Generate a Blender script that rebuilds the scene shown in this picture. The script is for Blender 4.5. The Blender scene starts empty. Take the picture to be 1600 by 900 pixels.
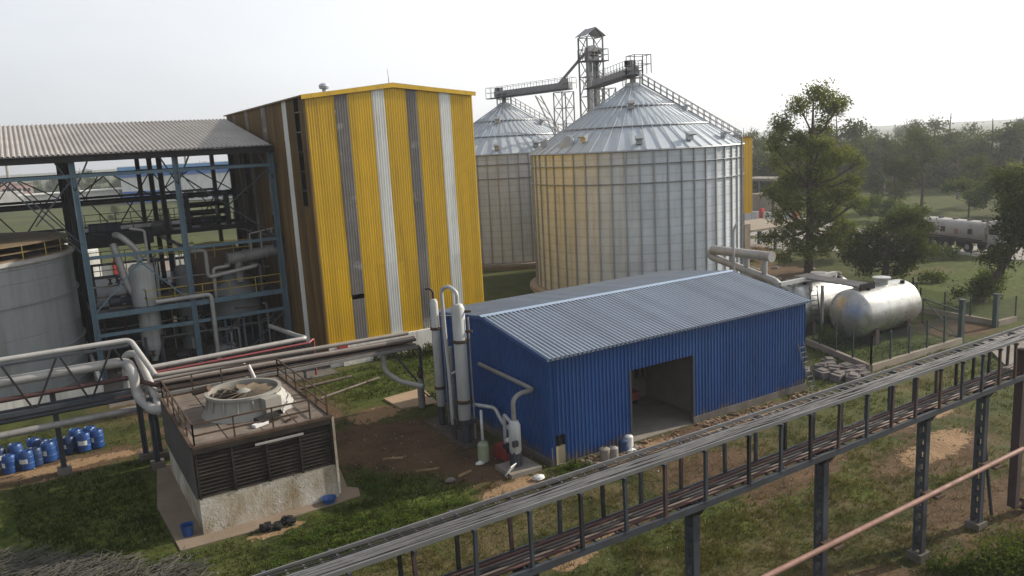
import bpy, math, random
from math import sin, cos, pi, radians, sqrt, atan2
from mathutils import Vector, Matrix, noise
random.seed(7)
S = 0.68                      # one layout unit is 0.68 m
sc = bpy.context.scene
col = sc.collection
ORD = ['first','second','third','fourth','fifth','sixth','seventh','eighth','ninth','tenth','eleventh','twelfth','thirteenth',
       'fourteenth','fifteenth','sixteenth','seventeenth','eighteenth','nineteenth','twentieth']
TENS = ['twenty','thirty','forty','fifty','sixty']
def ordn(i):
    if i < 20: return ORD[i]
    t, r = divmod(i+1, 10)
    return {2:'twentieth',3:'thirtieth',4:'fortieth',5:'fiftieth',6:'sixtieth'}[t] if r == 0 else TENS[t-2]+'-'+ORD[r-1]

# ------------------------------------------------------------------ materials
def nd(nt, typ, **kw):
    n = nt.nodes.new(typ)
    for k, v in kw.items(): setattr(n, k, v)
    return n
def c4(c): return (c[0], c[1], c[2], 1)
def noise_node(nt, scale, detail=4, rough=.6, vec=None, stretch=None):
    g = nd(nt, 'ShaderNodeNewGeometry')
    src = vec or g.outputs['Position']
    if stretch:
        m = nd(nt, 'ShaderNodeMapping'); m.inputs['Scale'].default_value = stretch
        nt.links.new(src, m.inputs['Vector']); src = m.outputs[0]
    n = nd(nt, 'ShaderNodeTexNoise'); n.inputs['Scale'].default_value = scale
    n.inputs['Detail'].default_value = detail; n.inputs['Roughness'].default_value = rough
    nt.links.new(src, n.inputs['Vector'])
    return n.outputs['Fac']
def ramp(nt, fac, a, b, lo=0., hi=1.):
    r = nd(nt, 'ShaderNodeMapRange'); r.inputs[1].default_value = a; r.inputs[2].default_value = b
    r.inputs[3].default_value = lo; r.inputs[4].default_value = hi; r.clamp = True
    nt.links.new(fac, r.inputs[0]); return r.outputs[0]
def mixc(nt, fac, A, B, mode='MIX'):
    m = nd(nt, 'ShaderNodeMix', data_type='RGBA', blend_type=mode)
    if isinstance(fac, (int, float)): m.inputs[0].default_value = fac
    else: nt.links.new(fac, m.inputs[0])
    for s, v in ((6, A), (7, B)):
        if isinstance(v, tuple): m.inputs[s].default_value = c4(v)
        else: nt.links.new(v, m.inputs[s])
    return m.outputs[2]
def mul(nt, a, b):
    m = nd(nt, 'ShaderNodeMath', operation='MULTIPLY')
    for i, v in ((0, a), (1, b)):
        if isinstance(v, (int, float)): m.inputs[i].default_value = v
        else: nt.links.new(v, m.inputs[i])
    return m.outputs[0]
MATS = {}
TONED = set()
def mat(name, colr, rough=.6, metal=0., var=.18, scale=.8, stain=None, amt=.5, stretch=(1.6,1.6,.1), sscale=1.6, smin=.5, smax=.75,
        bump=0., bscale=12., tone=False, spec=None, specks=False, mud=0.):
    if name in MATS: return MATS[name]
    if spec is None: spec = .12 if rough > .72 else (.25 if rough > .52 else .45)
    m = bpy.data.materials.new(name); m.use_nodes = True; nt = m.node_tree
    b = nt.nodes['Principled BSDF']
    b.inputs['Roughness'].default_value = rough; b.inputs['Metallic'].default_value = metal
    b.inputs['Specular IOR Level'].default_value = spec
    n1 = noise_node(nt, scale, 5, .65)
    c = mixc(nt, ramp(nt, n1, .3, .7), tuple(x*(1-var) for x in colr), tuple(min(1, x*(1+var)) for x in colr))
    if tone:
        a = nd(nt, 'ShaderNodeAttribute', attribute_name='tone')
        c = mixc(nt, 1., c, a.outputs['Color'], 'MULTIPLY')
    if stain:
        n2 = noise_node(nt, sscale, 5, .7, stretch=stretch)
        c = mixc(nt, mul(nt, ramp(nt, n2, smin, smax), amt), c, stain)
    if tone: TONED.add(name)
    if mud:
        g = nd(nt, 'ShaderNodeNewGeometry'); sx = nd(nt, 'ShaderNodeSeparateXYZ'); nt.links.new(g.outputs['Position'], sx.inputs[0])
        q = nd(nt, 'ShaderNodeMath', operation='SUBTRACT'); nt.links.new(ramp(nt, noise_node(nt, 1.3, 5, .75), .3, .75, 0, mud), q.inputs[0]); nt.links.new(sx.outputs[2], q.inputs[1])
        c = mixc(nt, ramp(nt, q.outputs[0], -.05, .35, 0, .75), c, (.13,.095,.06))
    if specks:
        n5 = noise_node(nt, 15., 3, .7); n6 = noise_node(nt, .7, 2)
        c = mixc(nt, mul(nt, ramp(nt, n5, .56, .62), ramp(nt, n6, .48, .66)), c, (.06,.055,.045))
    nt.links.new(c, b.inputs['Base Color'])
    nr = noise_node(nt, scale*2.3, 3)
    nt.links.new(ramp(nt, nr, .25, .75, max(.05, rough-.12), min(1, rough+.12)), b.inputs['Roughness'])
    if bump:
        bn = nd(nt, 'ShaderNodeBump'); bn.inputs['Strength'].default_value = bump; bn.inputs['Distance'].default_value = .05
        nt.links.new(noise_node(nt, bscale, 4), bn.inputs['Height']); nt.links.new(bn.outputs[0], b.inputs['Normal'])
    MATS[name] = m
    return m
def leaf_mat(name, a, b_, trans=.35):
    m = bpy.data.materials.new(name); m.use_nodes = True; nt = m.node_tree
    nt.nodes.remove(nt.nodes['Principled BSDF'])
    out = nt.nodes['Material Output']
    at = nd(nt, 'ShaderNodeAttribute', attribute_name='tone')
    sep = nd(nt, 'ShaderNodeSeparateColor'); nt.links.new(at.outputs['Color'], sep.inputs[0])
    c = mixc(nt, sep.outputs[0], a, b_)
    d = nd(nt, 'ShaderNodeBsdfDiffuse'); t = nd(nt, 'ShaderNodeBsdfTranslucent'); mx = nd(nt, 'ShaderNodeMixShader')
    nt.links.new(c, d.inputs[0])
    c2 = mixc(nt, .35, c, (.16,.17,.02)); nt.links.new(c2, t.inputs[0])
    mx.inputs[0].default_value = trans
    nt.links.new(d.outputs[0], mx.inputs[1]); nt.links.new(t.outputs[0], mx.inputs[2]); nt.links.new(mx.outputs[0], out.inputs[0])
    return m

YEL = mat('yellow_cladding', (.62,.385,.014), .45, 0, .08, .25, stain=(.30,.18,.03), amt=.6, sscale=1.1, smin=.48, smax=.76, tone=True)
YELB = mat('yellow_cladding_shaded', (.20,.11,.02), .6, 0, .2, .3, stain=(.06,.04,.022), amt=.85, sscale=1.1, smin=.36, smax=.62, tone=True)  # stained yellow cladding, the side wall's shade put into its colour
TRANS = mat('grey_translucent_sheet', (.17,.155,.145), .5, 0, .25, .45, stain=(.33,.31,.29), amt=.7, stretch=(.4,.4,.5), sscale=1.4, smin=.55, smax=.62, tone=True)
WSHEET = mat('white_sheet', (.72,.72,.69), .5, 0, .07, .3, stain=(.34,.31,.25), amt=.7, tone=True)
BLUE = mat('blue_cladding', (.009,.058,.21), .48, 0, .12, .35, stain=(.03,.095,.26), amt=.6, stretch=(.5,.5,.12), sscale=1.2, smin=.45, smax=.75, tone=True, mud=1.1)
BLUER = mat('blue_roof_sheet', (.245,.285,.35), .45, .2, .10, .3, stain=(.27,.30,.34), amt=.5, stretch=(.5,.5,.5), sscale=.25, smin=.35, smax=.75, tone=True)
RIDGE = mat('pale_blue_flashing', (.30,.38,.50), .4, .3, .08, .5)
GALV = mat('galvanised_sheet', (.55,.585,.62), .66, .2, .10, .35, stain=(.25,.23,.20), amt=.6, sscale=1.3, smin=.52, smax=.78, tone=True)
GALVR = mat('galvanised_roof', (.50,.545,.59), .62, .2, .05, .3, stain=(.33,.35,.37), amt=.5, stretch=(.6,.6,.6), sscale=.7, tone=True)
STIFF = mat('galvanised_stiffener', (.33,.345,.36), .5, .6, .12, .6)
CONC = mat('concrete', (.22,.20,.175), .9, 0, .2, .7, stain=(.15,.135,.11), amt=.7, bump=.3)
CONCL = mat('pale_concrete', (.28,.24,.195), .9, 0, .18, .6, stain=(.24,.20,.15), amt=.6, bump=.25)
CONCD = mat('dirty_concrete', (.135,.12,.105), .92, 0, .25, .8, stain=(.08,.07,.06), amt=.7, bump=.4)
WPAINT = mat('white_painted_wall', (.62,.61,.58), .8, 0, .1, .6, stain=(.30,.25,.18), amt=.65, sscale=1.5, smin=.48, smax=.75)
STAINW = mat('stained_white_plinth', (.50,.48,.43), .9, 0, .2, .8, stain=(.22,.15,.065), amt=.9, stretch=(.6,.6,.3), sscale=1.0, smin=.38, smax=.66, bump=.4, specks=True)
STEELB = mat('blue_grey_steel', (.10,.165,.21), .5, .1, .16, .8, stain=(.05,.055,.06), amt=.5)
STEELD = mat('dark_steel', (.028,.028,.031), .6, .2, .3, 1., stain=(.06,.035,.022), amt=.5)
STEELM = mat('dark_grey_steel', (.055,.062,.075), .55, .2, .2, 1., stain=(.09,.055,.04), amt=.5)
STEELV = mat('purple_brown_steel', (.075,.05,.05), .6, .1, .25, 1., stain=(.04,.035,.035), amt=.5)
RUST = mat('rusty_steel', (.085,.058,.042), .8, .1, .3, 1.2, stain=(.055,.035,.025), amt=.7, bump=.2)
RUSTP = mat('rust_pink_pipe', (.25,.145,.115), .65, .1, .18, 1.2, stain=(.13,.07,.05), amt=.6, stretch=(1,1,1))
PIPEW = mat('insulated_pipe', (.36,.35,.335), .5, .15, .12, 1., stain=(.22,.19,.16), amt=.6, stretch=(1,1,1))
PIPEG = mat('grey_pipe', (.26,.25,.24), .55, .2, .2, 1., stain=(.13,.10,.08), amt=.5, stretch=(1,1,1))
PIPER = mat('red_pipe', (.24,.05,.055), .5, 0, .18, 1., stain=(.16,.05,.04), amt=.5)
PIPEM = mat('maroon_pipe', (.075,.036,.033), .6, 0, .22, 1., stain=(.06,.04,.035), amt=.5)
PIPEB = mat('brown_pipe', (.125,.10,.085), .6, .1, .22, 1., stain=(.07,.05,.04), amt=.5)
TANKG = mat('grey_tank_paint', (.235,.25,.255), .55, .1, .1, .35, stain=(.13,.13,.125), amt=.6, sscale=1., smin=.45, smax=.75)
TANKR = mat('grey_tank_roof', (.15,.135,.13), .7, 0, .2, .5, stain=(.09,.07,.05), amt=.6, stretch=(1,1,1))
SILVER = mat('silver_tank_paint', (.46,.465,.45), .34, .65, .16, .9, stain=(.22,.19,.14), amt=.8, stretch=(.8,.8,.3), sscale=1., smin=.5, smax=.72)
VESSEL = mat('white_vessel_paint', (.43,.44,.435), .45, .2, .12, .7, stain=(.22,.18,.14), amt=.75)
FRP = mat('fan_stack_grp', (.25,.24,.215), .5, 0, .12, .8, stain=(.25,.21,.15), amt=.6)
LOUV = mat('black_louver', (.027,.023,.019), .8, 0, .4, 1.6, stain=(.085,.07,.052), amt=.6, stretch=(.3,.3,2.5))
LOUVS = mat('grey_casing', (.095,.09,.085), .7, 0, .2, .7, stain=(.06,.055,.05), amt=.6)
DECK = mat('deck_boards', (.17,.14,.115), .9, 0, .3, 1., stain=(.08,.065,.05), amt=.7, stretch=(1,1,1), bump=.3)
YRAIL = mat('yellow_rail_paint', (.36,.26,.03), .5, 0, .12, 1.)
DRUM = mat('blue_plastic', (.013,.06,.21), .4, 0, .2, 1.5, stain=(.05,.07,.10), amt=.5)
DRUMD = mat('dark_blue_plastic', (.012,.035,.10), .45, 0, .2, 1.5, stain=(.05,.05,.05), amt=.5)
WHITE = mat('white_label', (.60,.61,.60), .6, 0, .06, 2.)
BLACK = mat('black_rubber', (.02,.02,.021), .8, 0, .2, 2.)
GLASS = mat('dark_glass', (.02,.025,.03), .12, 0, .1, 1.)
TRUCKW = mat('truck_white', (.33,.31,.295), .5, 0, .14, .8, stain=(.22,.17,.15), amt=.8, stretch=(1,1,.8))
REDP = mat('red_paint', (.42,.04,.03), .5, 0, .15, 1.)
GREENP = mat('pale_green_paint', (.26,.30,.20), .6, 0, .15, 1.)
BARK = mat('bark', (.075,.055,.042), .9, 0, .3, 2., bump=.5)
BARKG = mat('grey_bark', (.16,.135,.12), .9, 0, .25, 2., bump=.3)
STONE = mat('grey_block_stone', (.17,.15,.14), .9, 0, .2, 1.5, stain=(.12,.10,.09), amt=.6, stretch=(1,1,1), bump=.3)
CABLE = mat('grey_cables', (.115,.115,.12), .7, 0, .25, 2., stain=(.07,.065,.06), amt=.6, stretch=(.2,3,3))
TRAY = mat('galvanised_tray', (.20,.20,.205), .5, .5, .15, 1.)
STRAW = mat('dry_stalks', (.105,.10,.085), .95, 0, .3, 1.5)
WOOD = mat('dry_wood', (.30,.21,.12), .95, 0, .35, 1.5)
SANDM = mat('sand', (.40,.27,.15), .95, 0, .15, 1.5, bump=.4)
TOWNP = mat('pink_town_wall', (.42,.30,.27), .9, 0, .2, .1)
BLUEROOF = mat('light_blue_roof', (.12,.34,.62), .5, 0, .08, .1)
ROOFOLD = mat('weathered_roof_sheet', (.36,.335,.31), .6, .1, .12, .35, stain=(.25,.20,.165), amt=.6, stretch=(.6,.6,.6), sscale=1.)
INBRICK = mat('plastered_brick', (.20,.18,.16), .95, 0, .18, 1., bump=.4)
LEAF1 = leaf_mat('leaf_olive', (.050,.076,.014), (.215,.24,.05), .42)
LEAF2 = leaf_mat('leaf_dark', (.014,.025,.008), (.085,.105,.025), .25)
LEAF3 = leaf_mat('leaf_far', (.030,.050,.018), (.11,.13,.042), .3)
LEAF4 = leaf_mat('leaf_fresh', (.022,.05,.008), (.11,.15,.028))
GRASSM = leaf_mat('grass_blade', (.017,.034,.006), (.125,.115,.036), .3)
def fence_mesh_mat():
    m = bpy.data.materials.new('chain_link'); m.use_nodes = True; nt = m.node_tree
    b = nt.nodes['Principled BSDF']; b.inputs['Base Color'].default_value = (.035,.06,.052,1); b.inputs['Roughness'].default_value = .6
    g = nd(nt, 'ShaderNodeNewGeometry'); sx = nd(nt, 'ShaderNodeSeparateXYZ'); nt.links.new(g.outputs['Position'], sx.inputs[0])
    def M2(op, a, b_):
        x = nd(nt, 'ShaderNodeMath', operation=op)
        for i, v in ((0, a), (1, b_)):
            if isinstance(v, (int, float)): x.inputs[i].default_value = v
            else: nt.links.new(v, x.inputs[i])
        return x.outputs[0]
    h = M2('ADD', sx.outputs[0], sx.outputs[1])
    def line(sgn):
        v = M2('MULTIPLY', M2('ADD', h, M2('MULTIPLY', sx.outputs[2], sgn)), 12.)
        return M2('LESS_THAN', M2('FRACT', v, 0), .11)
    f = M2('MAXIMUM', line(1.), line(-1.))
    nt.links.new(f, b.inputs['Alpha'])
    return m
CHAIN = fence_mesh_mat()

# ------------------------------------------------------------------ mesh builder
class MB:
    def __init__(s): s.v=[]; s.f=[]; s.m=[]; s.sm=[]; s.t=[]; s.cur=0; s.tone=1.; s.smooth=False
    def face(s, idx):
        s.f.append(idx); s.m.append(s.cur); s.sm.append(s.smooth); s.t.append(s.tone)
    def add(s, vs, fs):
        o = len(s.v); s.v += [tuple(p) for p in vs]
        for f in fs: s.face([o+i for i in f])
        return s
    def box(s, a, b):
        x0,y0,z0 = a; x1,y1,z1 = b
        s.add([(x0,y0,z0),(x1,y0,z0),(x1,y1,z0),(x0,y1,z0),(x0,y0,z1),(x1,y0,z1),(x1,y1,z1),(x0,y1,z1)],
              [(0,3,2,1),(4,5,6,7),(0,1,5,4),(1,2,6,5),(2,3,7,6),(3,0,4,7)])
        return s
    def obox(s, c, size, rot=0., tilt=0.):
        R = Matrix.Rotation(rot,3,'Z') @ Matrix.Rotation(tilt,3,'X'); hx,hy,hz = (k/2 for k in size); c = Vector(c)
        P = [c + R@Vector((x*hx,y*hy,z*hz)) for z in (-1,1) for x,y in ((-1,-1),(1,-1),(1,1),(-1,1))]
        s.add(P, [(0,3,2,1),(4,5,6,7),(0,1,5,4),(1,2,6,5),(2,3,7,6),(3,0,4,7)]); return s
    def beam(s, p, q, w=.2, h=None, up=(0,0,1)):
        h = h or w; p=Vector(p); q=Vector(q); d=(q-p)
        if d.length < 1e-6: return s
        d.normalize(); u = Vector(up)
        if abs(d.dot(u)) > .98: u = Vector((1,0,0)) if abs(d.x)<.9 else Vector((0,1,0))
        a = d.cross(u).normalized()*(w/2); b = a.cross(d).normalized()*(h/2)
        s.add([p-a-b,p+a-b,p+a+b,p-a+b,q-a-b,q+a-b,q+a+b,q-a+b],[(0,1,2,3),(7,6,5,4),(0,4,5,1),(1,5,6,2),(2,6,7,3),(3,7,4,0)]); return s
    def ibeam(s, p, q, w=.3, h=.4, up=(0,0,1), t=.05):
        p=Vector(p); q=Vector(q); d=(q-p).normalized(); u=Vector(up)
        if abs(d.dot(u)) > .98: u = Vector((0,1,0))
        a = d.cross(u).normalized(); b = a.cross(d).normalized(); o = b*(h/2-t/2)
        s.beam(p+o,q+o,w,t,up=b); s.beam(p-o,q-o,w,t,up=b); s.beam(p,q,t,h-2*t,up=b); return s
    def tube(s, pts, r, n=10, fillet=2.2, caps=True):
        P=[Vector(p) for p in pts]; Q=[P[0]]
        for i in range(1,len(P)-1):
            a=P[i-1]-P[i]; b=P[i+1]-P[i]; k=min(fillet*r, a.length*.45, b.length*.45)
            if fillet<=0: Q.append(P[i]); continue
            A=P[i]+a.normalized()*k; B=P[i]+b.normalized()*k
            for t in (0,.25,.5,.75,1): Q.append(A*(1-t)**2+P[i]*2*t*(1-t)+B*t*t)
        Q.append(P[-1]); R=[]
        prev=None; o=len(s.v)
        for i,c in enumerate(Q):
            d=(Q[min(i+1,len(Q)-1)]-Q[max(i-1,0)])
            if d.length<1e-9: d=Vector((0,0,1))
            d.normalize()
            if prev is None:
                u=Vector((0,0,1)) if abs(d.z)<.9 else Vector((1,0,0)); a=d.cross(u).normalized()
            else: a=(prev-d*prev.dot(d)); a.normalize()
            prev=a; b=d.cross(a); rr = r[min(i,len(r)-1)] if isinstance(r,(list,tuple)) else r
            s.v += [tuple(c+a*(rr*cos(2*pi*k/n))+b*(rr*sin(2*pi*k/n))) for k in range(n)]
        sm=s.smooth; s.smooth=True
        for i in range(len(Q)-1):
            for k in range(n):
                k2=(k+1)%n; s.face([o+i*n+k,o+i*n+k2,o+(i+1)*n+k2,o+(i+1)*n+k])
        s.smooth=sm
        if caps:
            q=len(s.v); e=o+(len(Q)-1)*n; s.v += s.v[o:o+n]+s.v[e:e+n]; s.face([q+k for k in range(n)][::-1]); s.face([q+n+k for k in range(n)])
        return s
    def taper(s, pts, rs, n=8):
        P=[Vector(p) for p in pts]; o=len(s.v); prev=None
        for i,c in enumerate(P):
            d=(P[min(i+1,len(P)-1)]-P[max(i-1,0)]).normalized()
            if prev is None:
                u=Vector((0,0,1)) if abs(d.z)<.9 else Vector((1,0,0)); a=d.cross(u).normalized()
            else: a=(prev-d*prev.dot(d)).normalized()
            prev=a; b=d.cross(a)
            s.v += [tuple(c+a*(rs[i]*cos(2*pi*k/n))+b*(rs[i]*sin(2*pi*k/n))) for k in range(n)]
        sm=s.smooth; s.smooth=True
        for i in range(len(P)-1):
            for k in range(n):
                k2=(k+1)%n; s.face([o+i*n+k,o+i*n+k2,o+(i+1)*n+k2,o+(i+1)*n+k])
        s.smooth=sm; s.face([o+(len(P)-1)*n+k for k in range(n)]); return s
    def lathe(s, prof, c=(0,0,0), n=24, axis='Z', smooth=True, a0=0., a1=2*pi):
        if smooth and len(prof)>2:
            q=[prof[0]]
            for i in range(1,len(prof)-1):
                a=atan2(prof[i][1]-prof[i-1][1],prof[i][0]-prof[i-1][0]); b=atan2(prof[i+1][1]-prof[i][1],prof[i+1][0]-prof[i][0])
                t=abs((b-a+pi)%(2*pi)-pi); q += [prof[i]]*(2 if t>.5 else 1)
            prof=q+[prof[-1]]
        o=len(s.v); full = abs(a1-a0-2*pi)<1e-6; m = n if full else n+1
        for r,z in prof:
            for k in range(m):
                a=a0+(a1-a0)*k/n; x,y=r*cos(a),r*sin(a)
                p=(x,y,z) if axis=='Z' else ((z,x,y) if axis=='X' else (x,z,-y))
                s.v.append((c[0]+p[0],c[1]+p[1],c[2]+p[2]))
        sm=s.smooth; s.smooth=smooth
        for i in range(len(prof)-1):
            if abs(prof[i][0]-prof[i+1][0])+abs(prof[i][1]-prof[i+1][1])<1e-9: continue
            for k in range(n):
                k2=(k+1)%m; s.face([o+i*m+k,o+i*m+k2,o+(i+1)*m+k2,o+(i+1)*m+k])
        s.smooth=sm
        if full:
            if prof[0][0]>1e-4: q=len(s.v); s.v += s.v[o:o+m]; s.face([q+k for k in range(m)][::-1])
            if prof[-1][0]>1e-4: q=len(s.v); e=o+(len(prof)-1)*m; s.v += s.v[e:e+m]; s.face([q+k for k in range(m)])
        return s
    def corr(s, P0, U, V, N, length, lo, hi, pitch=.33, depth=.06, start=0.):
        """ribbed sheet: U across the ribs, V along them, lo/hi: extent along V (numbers or functions of u)"""
        P0=Vector(P0);U=Vector(U);V=Vector(V);N=Vector(N); us=[(0.,0.)]
        k=-(start%pitch)
        while k<length:
            for f,d in ((0,0),(.45,0),(.58,1),(.87,1)):
                u=k+f*pitch
                if 1e-6<u<length-1e-6: us.append((u,d))
            k+=pitch
        us.append((length,0.)); us.sort(); L=lo if callable(lo) else (lambda u: lo); H=hi if callable(hi) else (lambda u: hi)
        o=len(s.v)
        for u,d in us:
            b=P0+U*u+N*(d*depth); s.v.append(tuple(b+V*L(u))); s.v.append(tuple(b+V*H(u)))
        rg=random.Random(int(P0.x*31+P0.y*17+P0.z*7+len(us))); tn={}
        for i in range(len(us)-1):
            s.tone=tn.setdefault(int((us[i][0]+start)/(pitch*3)),rg.uniform(.90,1.07)); s.face([o+2*i,o+2*i+2,o+2*i+3,o+2*i+1])
        s.tone=1.
        return s
    def rail(s, pts, h=1.1, r=.04, step=1.6, mids=1, closed=False):
        P=[Vector(p) for p in pts]
        if closed: P.append(P[0])
        for a,b in zip(P,P[1:]):
            n=max(1,round((b-a).length/step))
            for i in range(n+1):
                p=a.lerp(b,i/n); s.beam(p,p+Vector((0,0,h)),r*1.6)
            for k in range(mids+1):
                z=Vector((0,0,h*(k+1)/(mids+1))); s.beam(a+z,b+z,r*1.6)
        return s
    def build(s, name, mats, parent=None, scale=S, **props):
        org = Vector((0,0,0))
        if parent is not None: org = ROOT.get(parent.name, Vector((0,0,0)))
        me = bpy.data.meshes.new(name)
        me.from_pydata([((x-org.x)*scale,(y-org.y)*scale,(z-org.z)*scale) for x,y,z in s.v], [], s.f)
        if not isinstance(mats,(list,tuple)): mats=[mats]
        for m in mats: me.materials.append(m)
        me.polygons.foreach_set('material_index', [min(i,len(mats)-1) for i in s.m])
        me.polygons.foreach_set('use_smooth', s.sm)
        if any(t!=1. for t in s.t):
            ca = me.color_attributes.new('tone','FLOAT_COLOR','CORNER'); buf=[]
            for f,t in zip(s.f,s.t): buf += [t,t,t,1.]*len(f)
            ca.data.foreach_set('color', buf)
        elif any(m.name in TONED for m in mats):
            ca = me.color_attributes.new('tone','FLOAT_COLOR','CORNER'); ca.data.foreach_set('color',[1.]*4*len(me.loops))
        me.update()
        o = bpy.data.objects.new(name, me); col.objects.link(o)
        if parent is not None: o.parent = parent; ROOT[o.name] = org
        for k,v in props.items(): o[k]=v
        return o
ROOT = {}
def thing(name, label, cat, loc=(0,0,0), group=None):
    o = bpy.data.objects.new(name, None); col.objects.link(o); o.location = Vector(loc)*S; o.empty_display_size=.3
    o['label']=label; o['category']=cat
    if group: o['group']=group
    ROOT[o.name]=Vector(loc); return o
def tag(o, label, cat, group=None):
    o['label']=label; o['category']=cat
    if group: o['group']=group
    return o
def solo(mb, name, mats, label, cat, group=None):
    """one-mesh thing with its origin at its base"""
    xs=[p[0] for p in mb.v]; ys=[p[1] for p in mb.v]; zs=[p[2] for p in mb.v]
    L=Vector(((min(xs)+max(xs))/2,(min(ys)+max(ys))/2,min(zs)))
    mb.v=[(p[0]-L.x,p[1]-L.y,p[2]-L.z) for p in mb.v]
    o=mb.build(name,mats); o.location=L*S; tag(o,label,cat,group); return o
def dup(root, loc, label=None, rotz=None, scale=None):
    def cp(o, par):
        c=o.copy(); col.objects.link(c); c.parent=par
        for ch in kids.get(o.name,[]): cp(ch,c)
        return c
    kids={}
    for o in col.objects:
        if o.parent: kids.setdefault(o.parent.name,[]).append(o)
    r=cp(root,None); r.location=Vector(loc)*S
    if rotz is not None: r.rotation_euler=(0,0,rotz)
    if scale is not None: r.scale=(scale,scale,scale) if isinstance(scale,(int,float)) else scale
    if label: r['label']=label
    return r
def struct(o): o['kind']='structure'; return o
#@@SETTING
# ------------------------------------------------------------------ camera, light
CAMH = 20.
yaw, pit, rol, fpx = radians(58.91152), radians(10.353303), radians(3.157467), 1236.148
fw = Vector((cos(yaw)*cos(pit), sin(yaw)*cos(pit), -sin(pit))); r0 = Vector((sin(yaw), -cos(yaw), 0)); d0 = fw.cross(r0)
rt = r0*cos(rol)+d0*sin(rol); dn = fw.cross(rt)
RT = Vector((r0.x, r0.y, 0)).normalized(); FW = Vector((cos(yaw), sin(yaw), 0))
cd = bpy.data.cameras.new('camera'); cam = bpy.data.objects.new('camera', cd); col.objects.link(cam)
cd.sensor_width = 36; cd.lens = 36*fpx/1600; cd.clip_start=.5; cd.clip_end = 20000
mw = Matrix((rt, -dn, -fw)).transposed().to_4x4(); mw.translation = Vector((0,0,CAMH*S)); cam.matrix_world = mw
sc.camera = cam
AZ, EL = radians(-9), radians(28)
sd = Vector((cos(AZ)*cos(EL), sin(AZ)*cos(EL), sin(EL)))
sl = bpy.data.lights.new('sun','SUN'); sl.energy = 5.0; sl.angle = radians(.6); sl.color = (1,.90,.76)
so = bpy.data.objects.new('sun', sl); col.objects.link(so); so.rotation_euler = sd.to_track_quat('Z','Y').to_euler(); so.location=(0,0,60)
w = bpy.data.worlds.new('World'); sc.world = w; w.use_nodes = True; nt = w.node_tree
bg = nt.nodes['Background']; sky = nd(nt,'ShaderNodeTexSky'); sky.sky_type='NISHITA'; sky.sun_disc=False
sky.sun_elevation = EL; sky.sun_rotation = pi/2-AZ; sky.air_density = 1.0; sky.dust_density = 2.2; sky.ozone_density = 2.5; sky.altitude = 50
hs = nd(nt,'ShaderNodeHueSaturation'); hs.inputs['Saturation'].default_value=.35; hs.inputs['Value'].default_value=1.
nt.links.new(sky.outputs[0], hs.inputs['Color'])
tc = nd(nt,'ShaderNodeTexCoord'); dt = nd(nt,'ShaderNodeVectorMath',operation='DOT_PRODUCT'); dt.inputs[1].default_value = (sd.x,sd.y,sd.z); nt.links.new(tc.outputs['Generated'],dt.inputs[0])
cl = noise_node(nt,2.2,5,.6,vec=tc.outputs['Generated'],stretch=(1,1,2.5))
vc = mixc(nt, ramp(nt,dt.outputs['Value'],-.7,.85), (1.9,2.25,2.8), (10.2,10.1,10.))      # thin high cloud, brighter towards the sun
vc = mixc(nt, ramp(nt,cl,.38,.68,0,.22), vc, (9.,9.,9.))
sz = nd(nt,'ShaderNodeSeparateXYZ'); nt.links.new(tc.outputs['Generated'],sz.inputs[0])
vc = mixc(nt, ramp(nt,sz.outputs[2],.22,.75,0,.72), vc, (1.7,1.9,2.2))      # veil dimmed overhead, out of view, to deepen sun shadows; thick along the horizon
veil = mixc(nt, .6, hs.outputs[0], vc)
nt.links.new(veil, bg.inputs[0]); bg.inputs[1].default_value = .15
sc.view_settings.view_transform='Standard'; sc.view_settings.look='None'; sc.view_settings.gamma=1; sc.view_settings.exposure=.2
sc.cycles.use_denoising = True; sc.cycles.max_bounces = 6; sc.cycles.diffuse_bounces=3; sc.cycles.glossy_bounces=3; sc.cycles.transparent_max_bounces=12
sc.cycles.sample_clamp_indirect = 4
# haze: one box of even air round the whole scene
hz = MB().box((-1400,-300,-1.6),(2600,2600,62)); hm = bpy.data.materials.new('haze_air'); hm.use_nodes=True; hn=hm.node_tree
hn.nodes.remove(hn.nodes['Principled BSDF']); pv = nd(hn,'ShaderNodeVolumePrincipled'); pv.inputs['Color'].default_value=(.86,.90,.95,1)
pv.inputs['Density'].default_value=.00045; pv.inputs['Anisotropy'].default_value=.3
hn.links.new(pv.outputs[0], hn.nodes['Material Output'].inputs['Volume'])
ho = hz.build('haze', hm); ho['kind']='stuff'; ho.display_type='WIRE'

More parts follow.
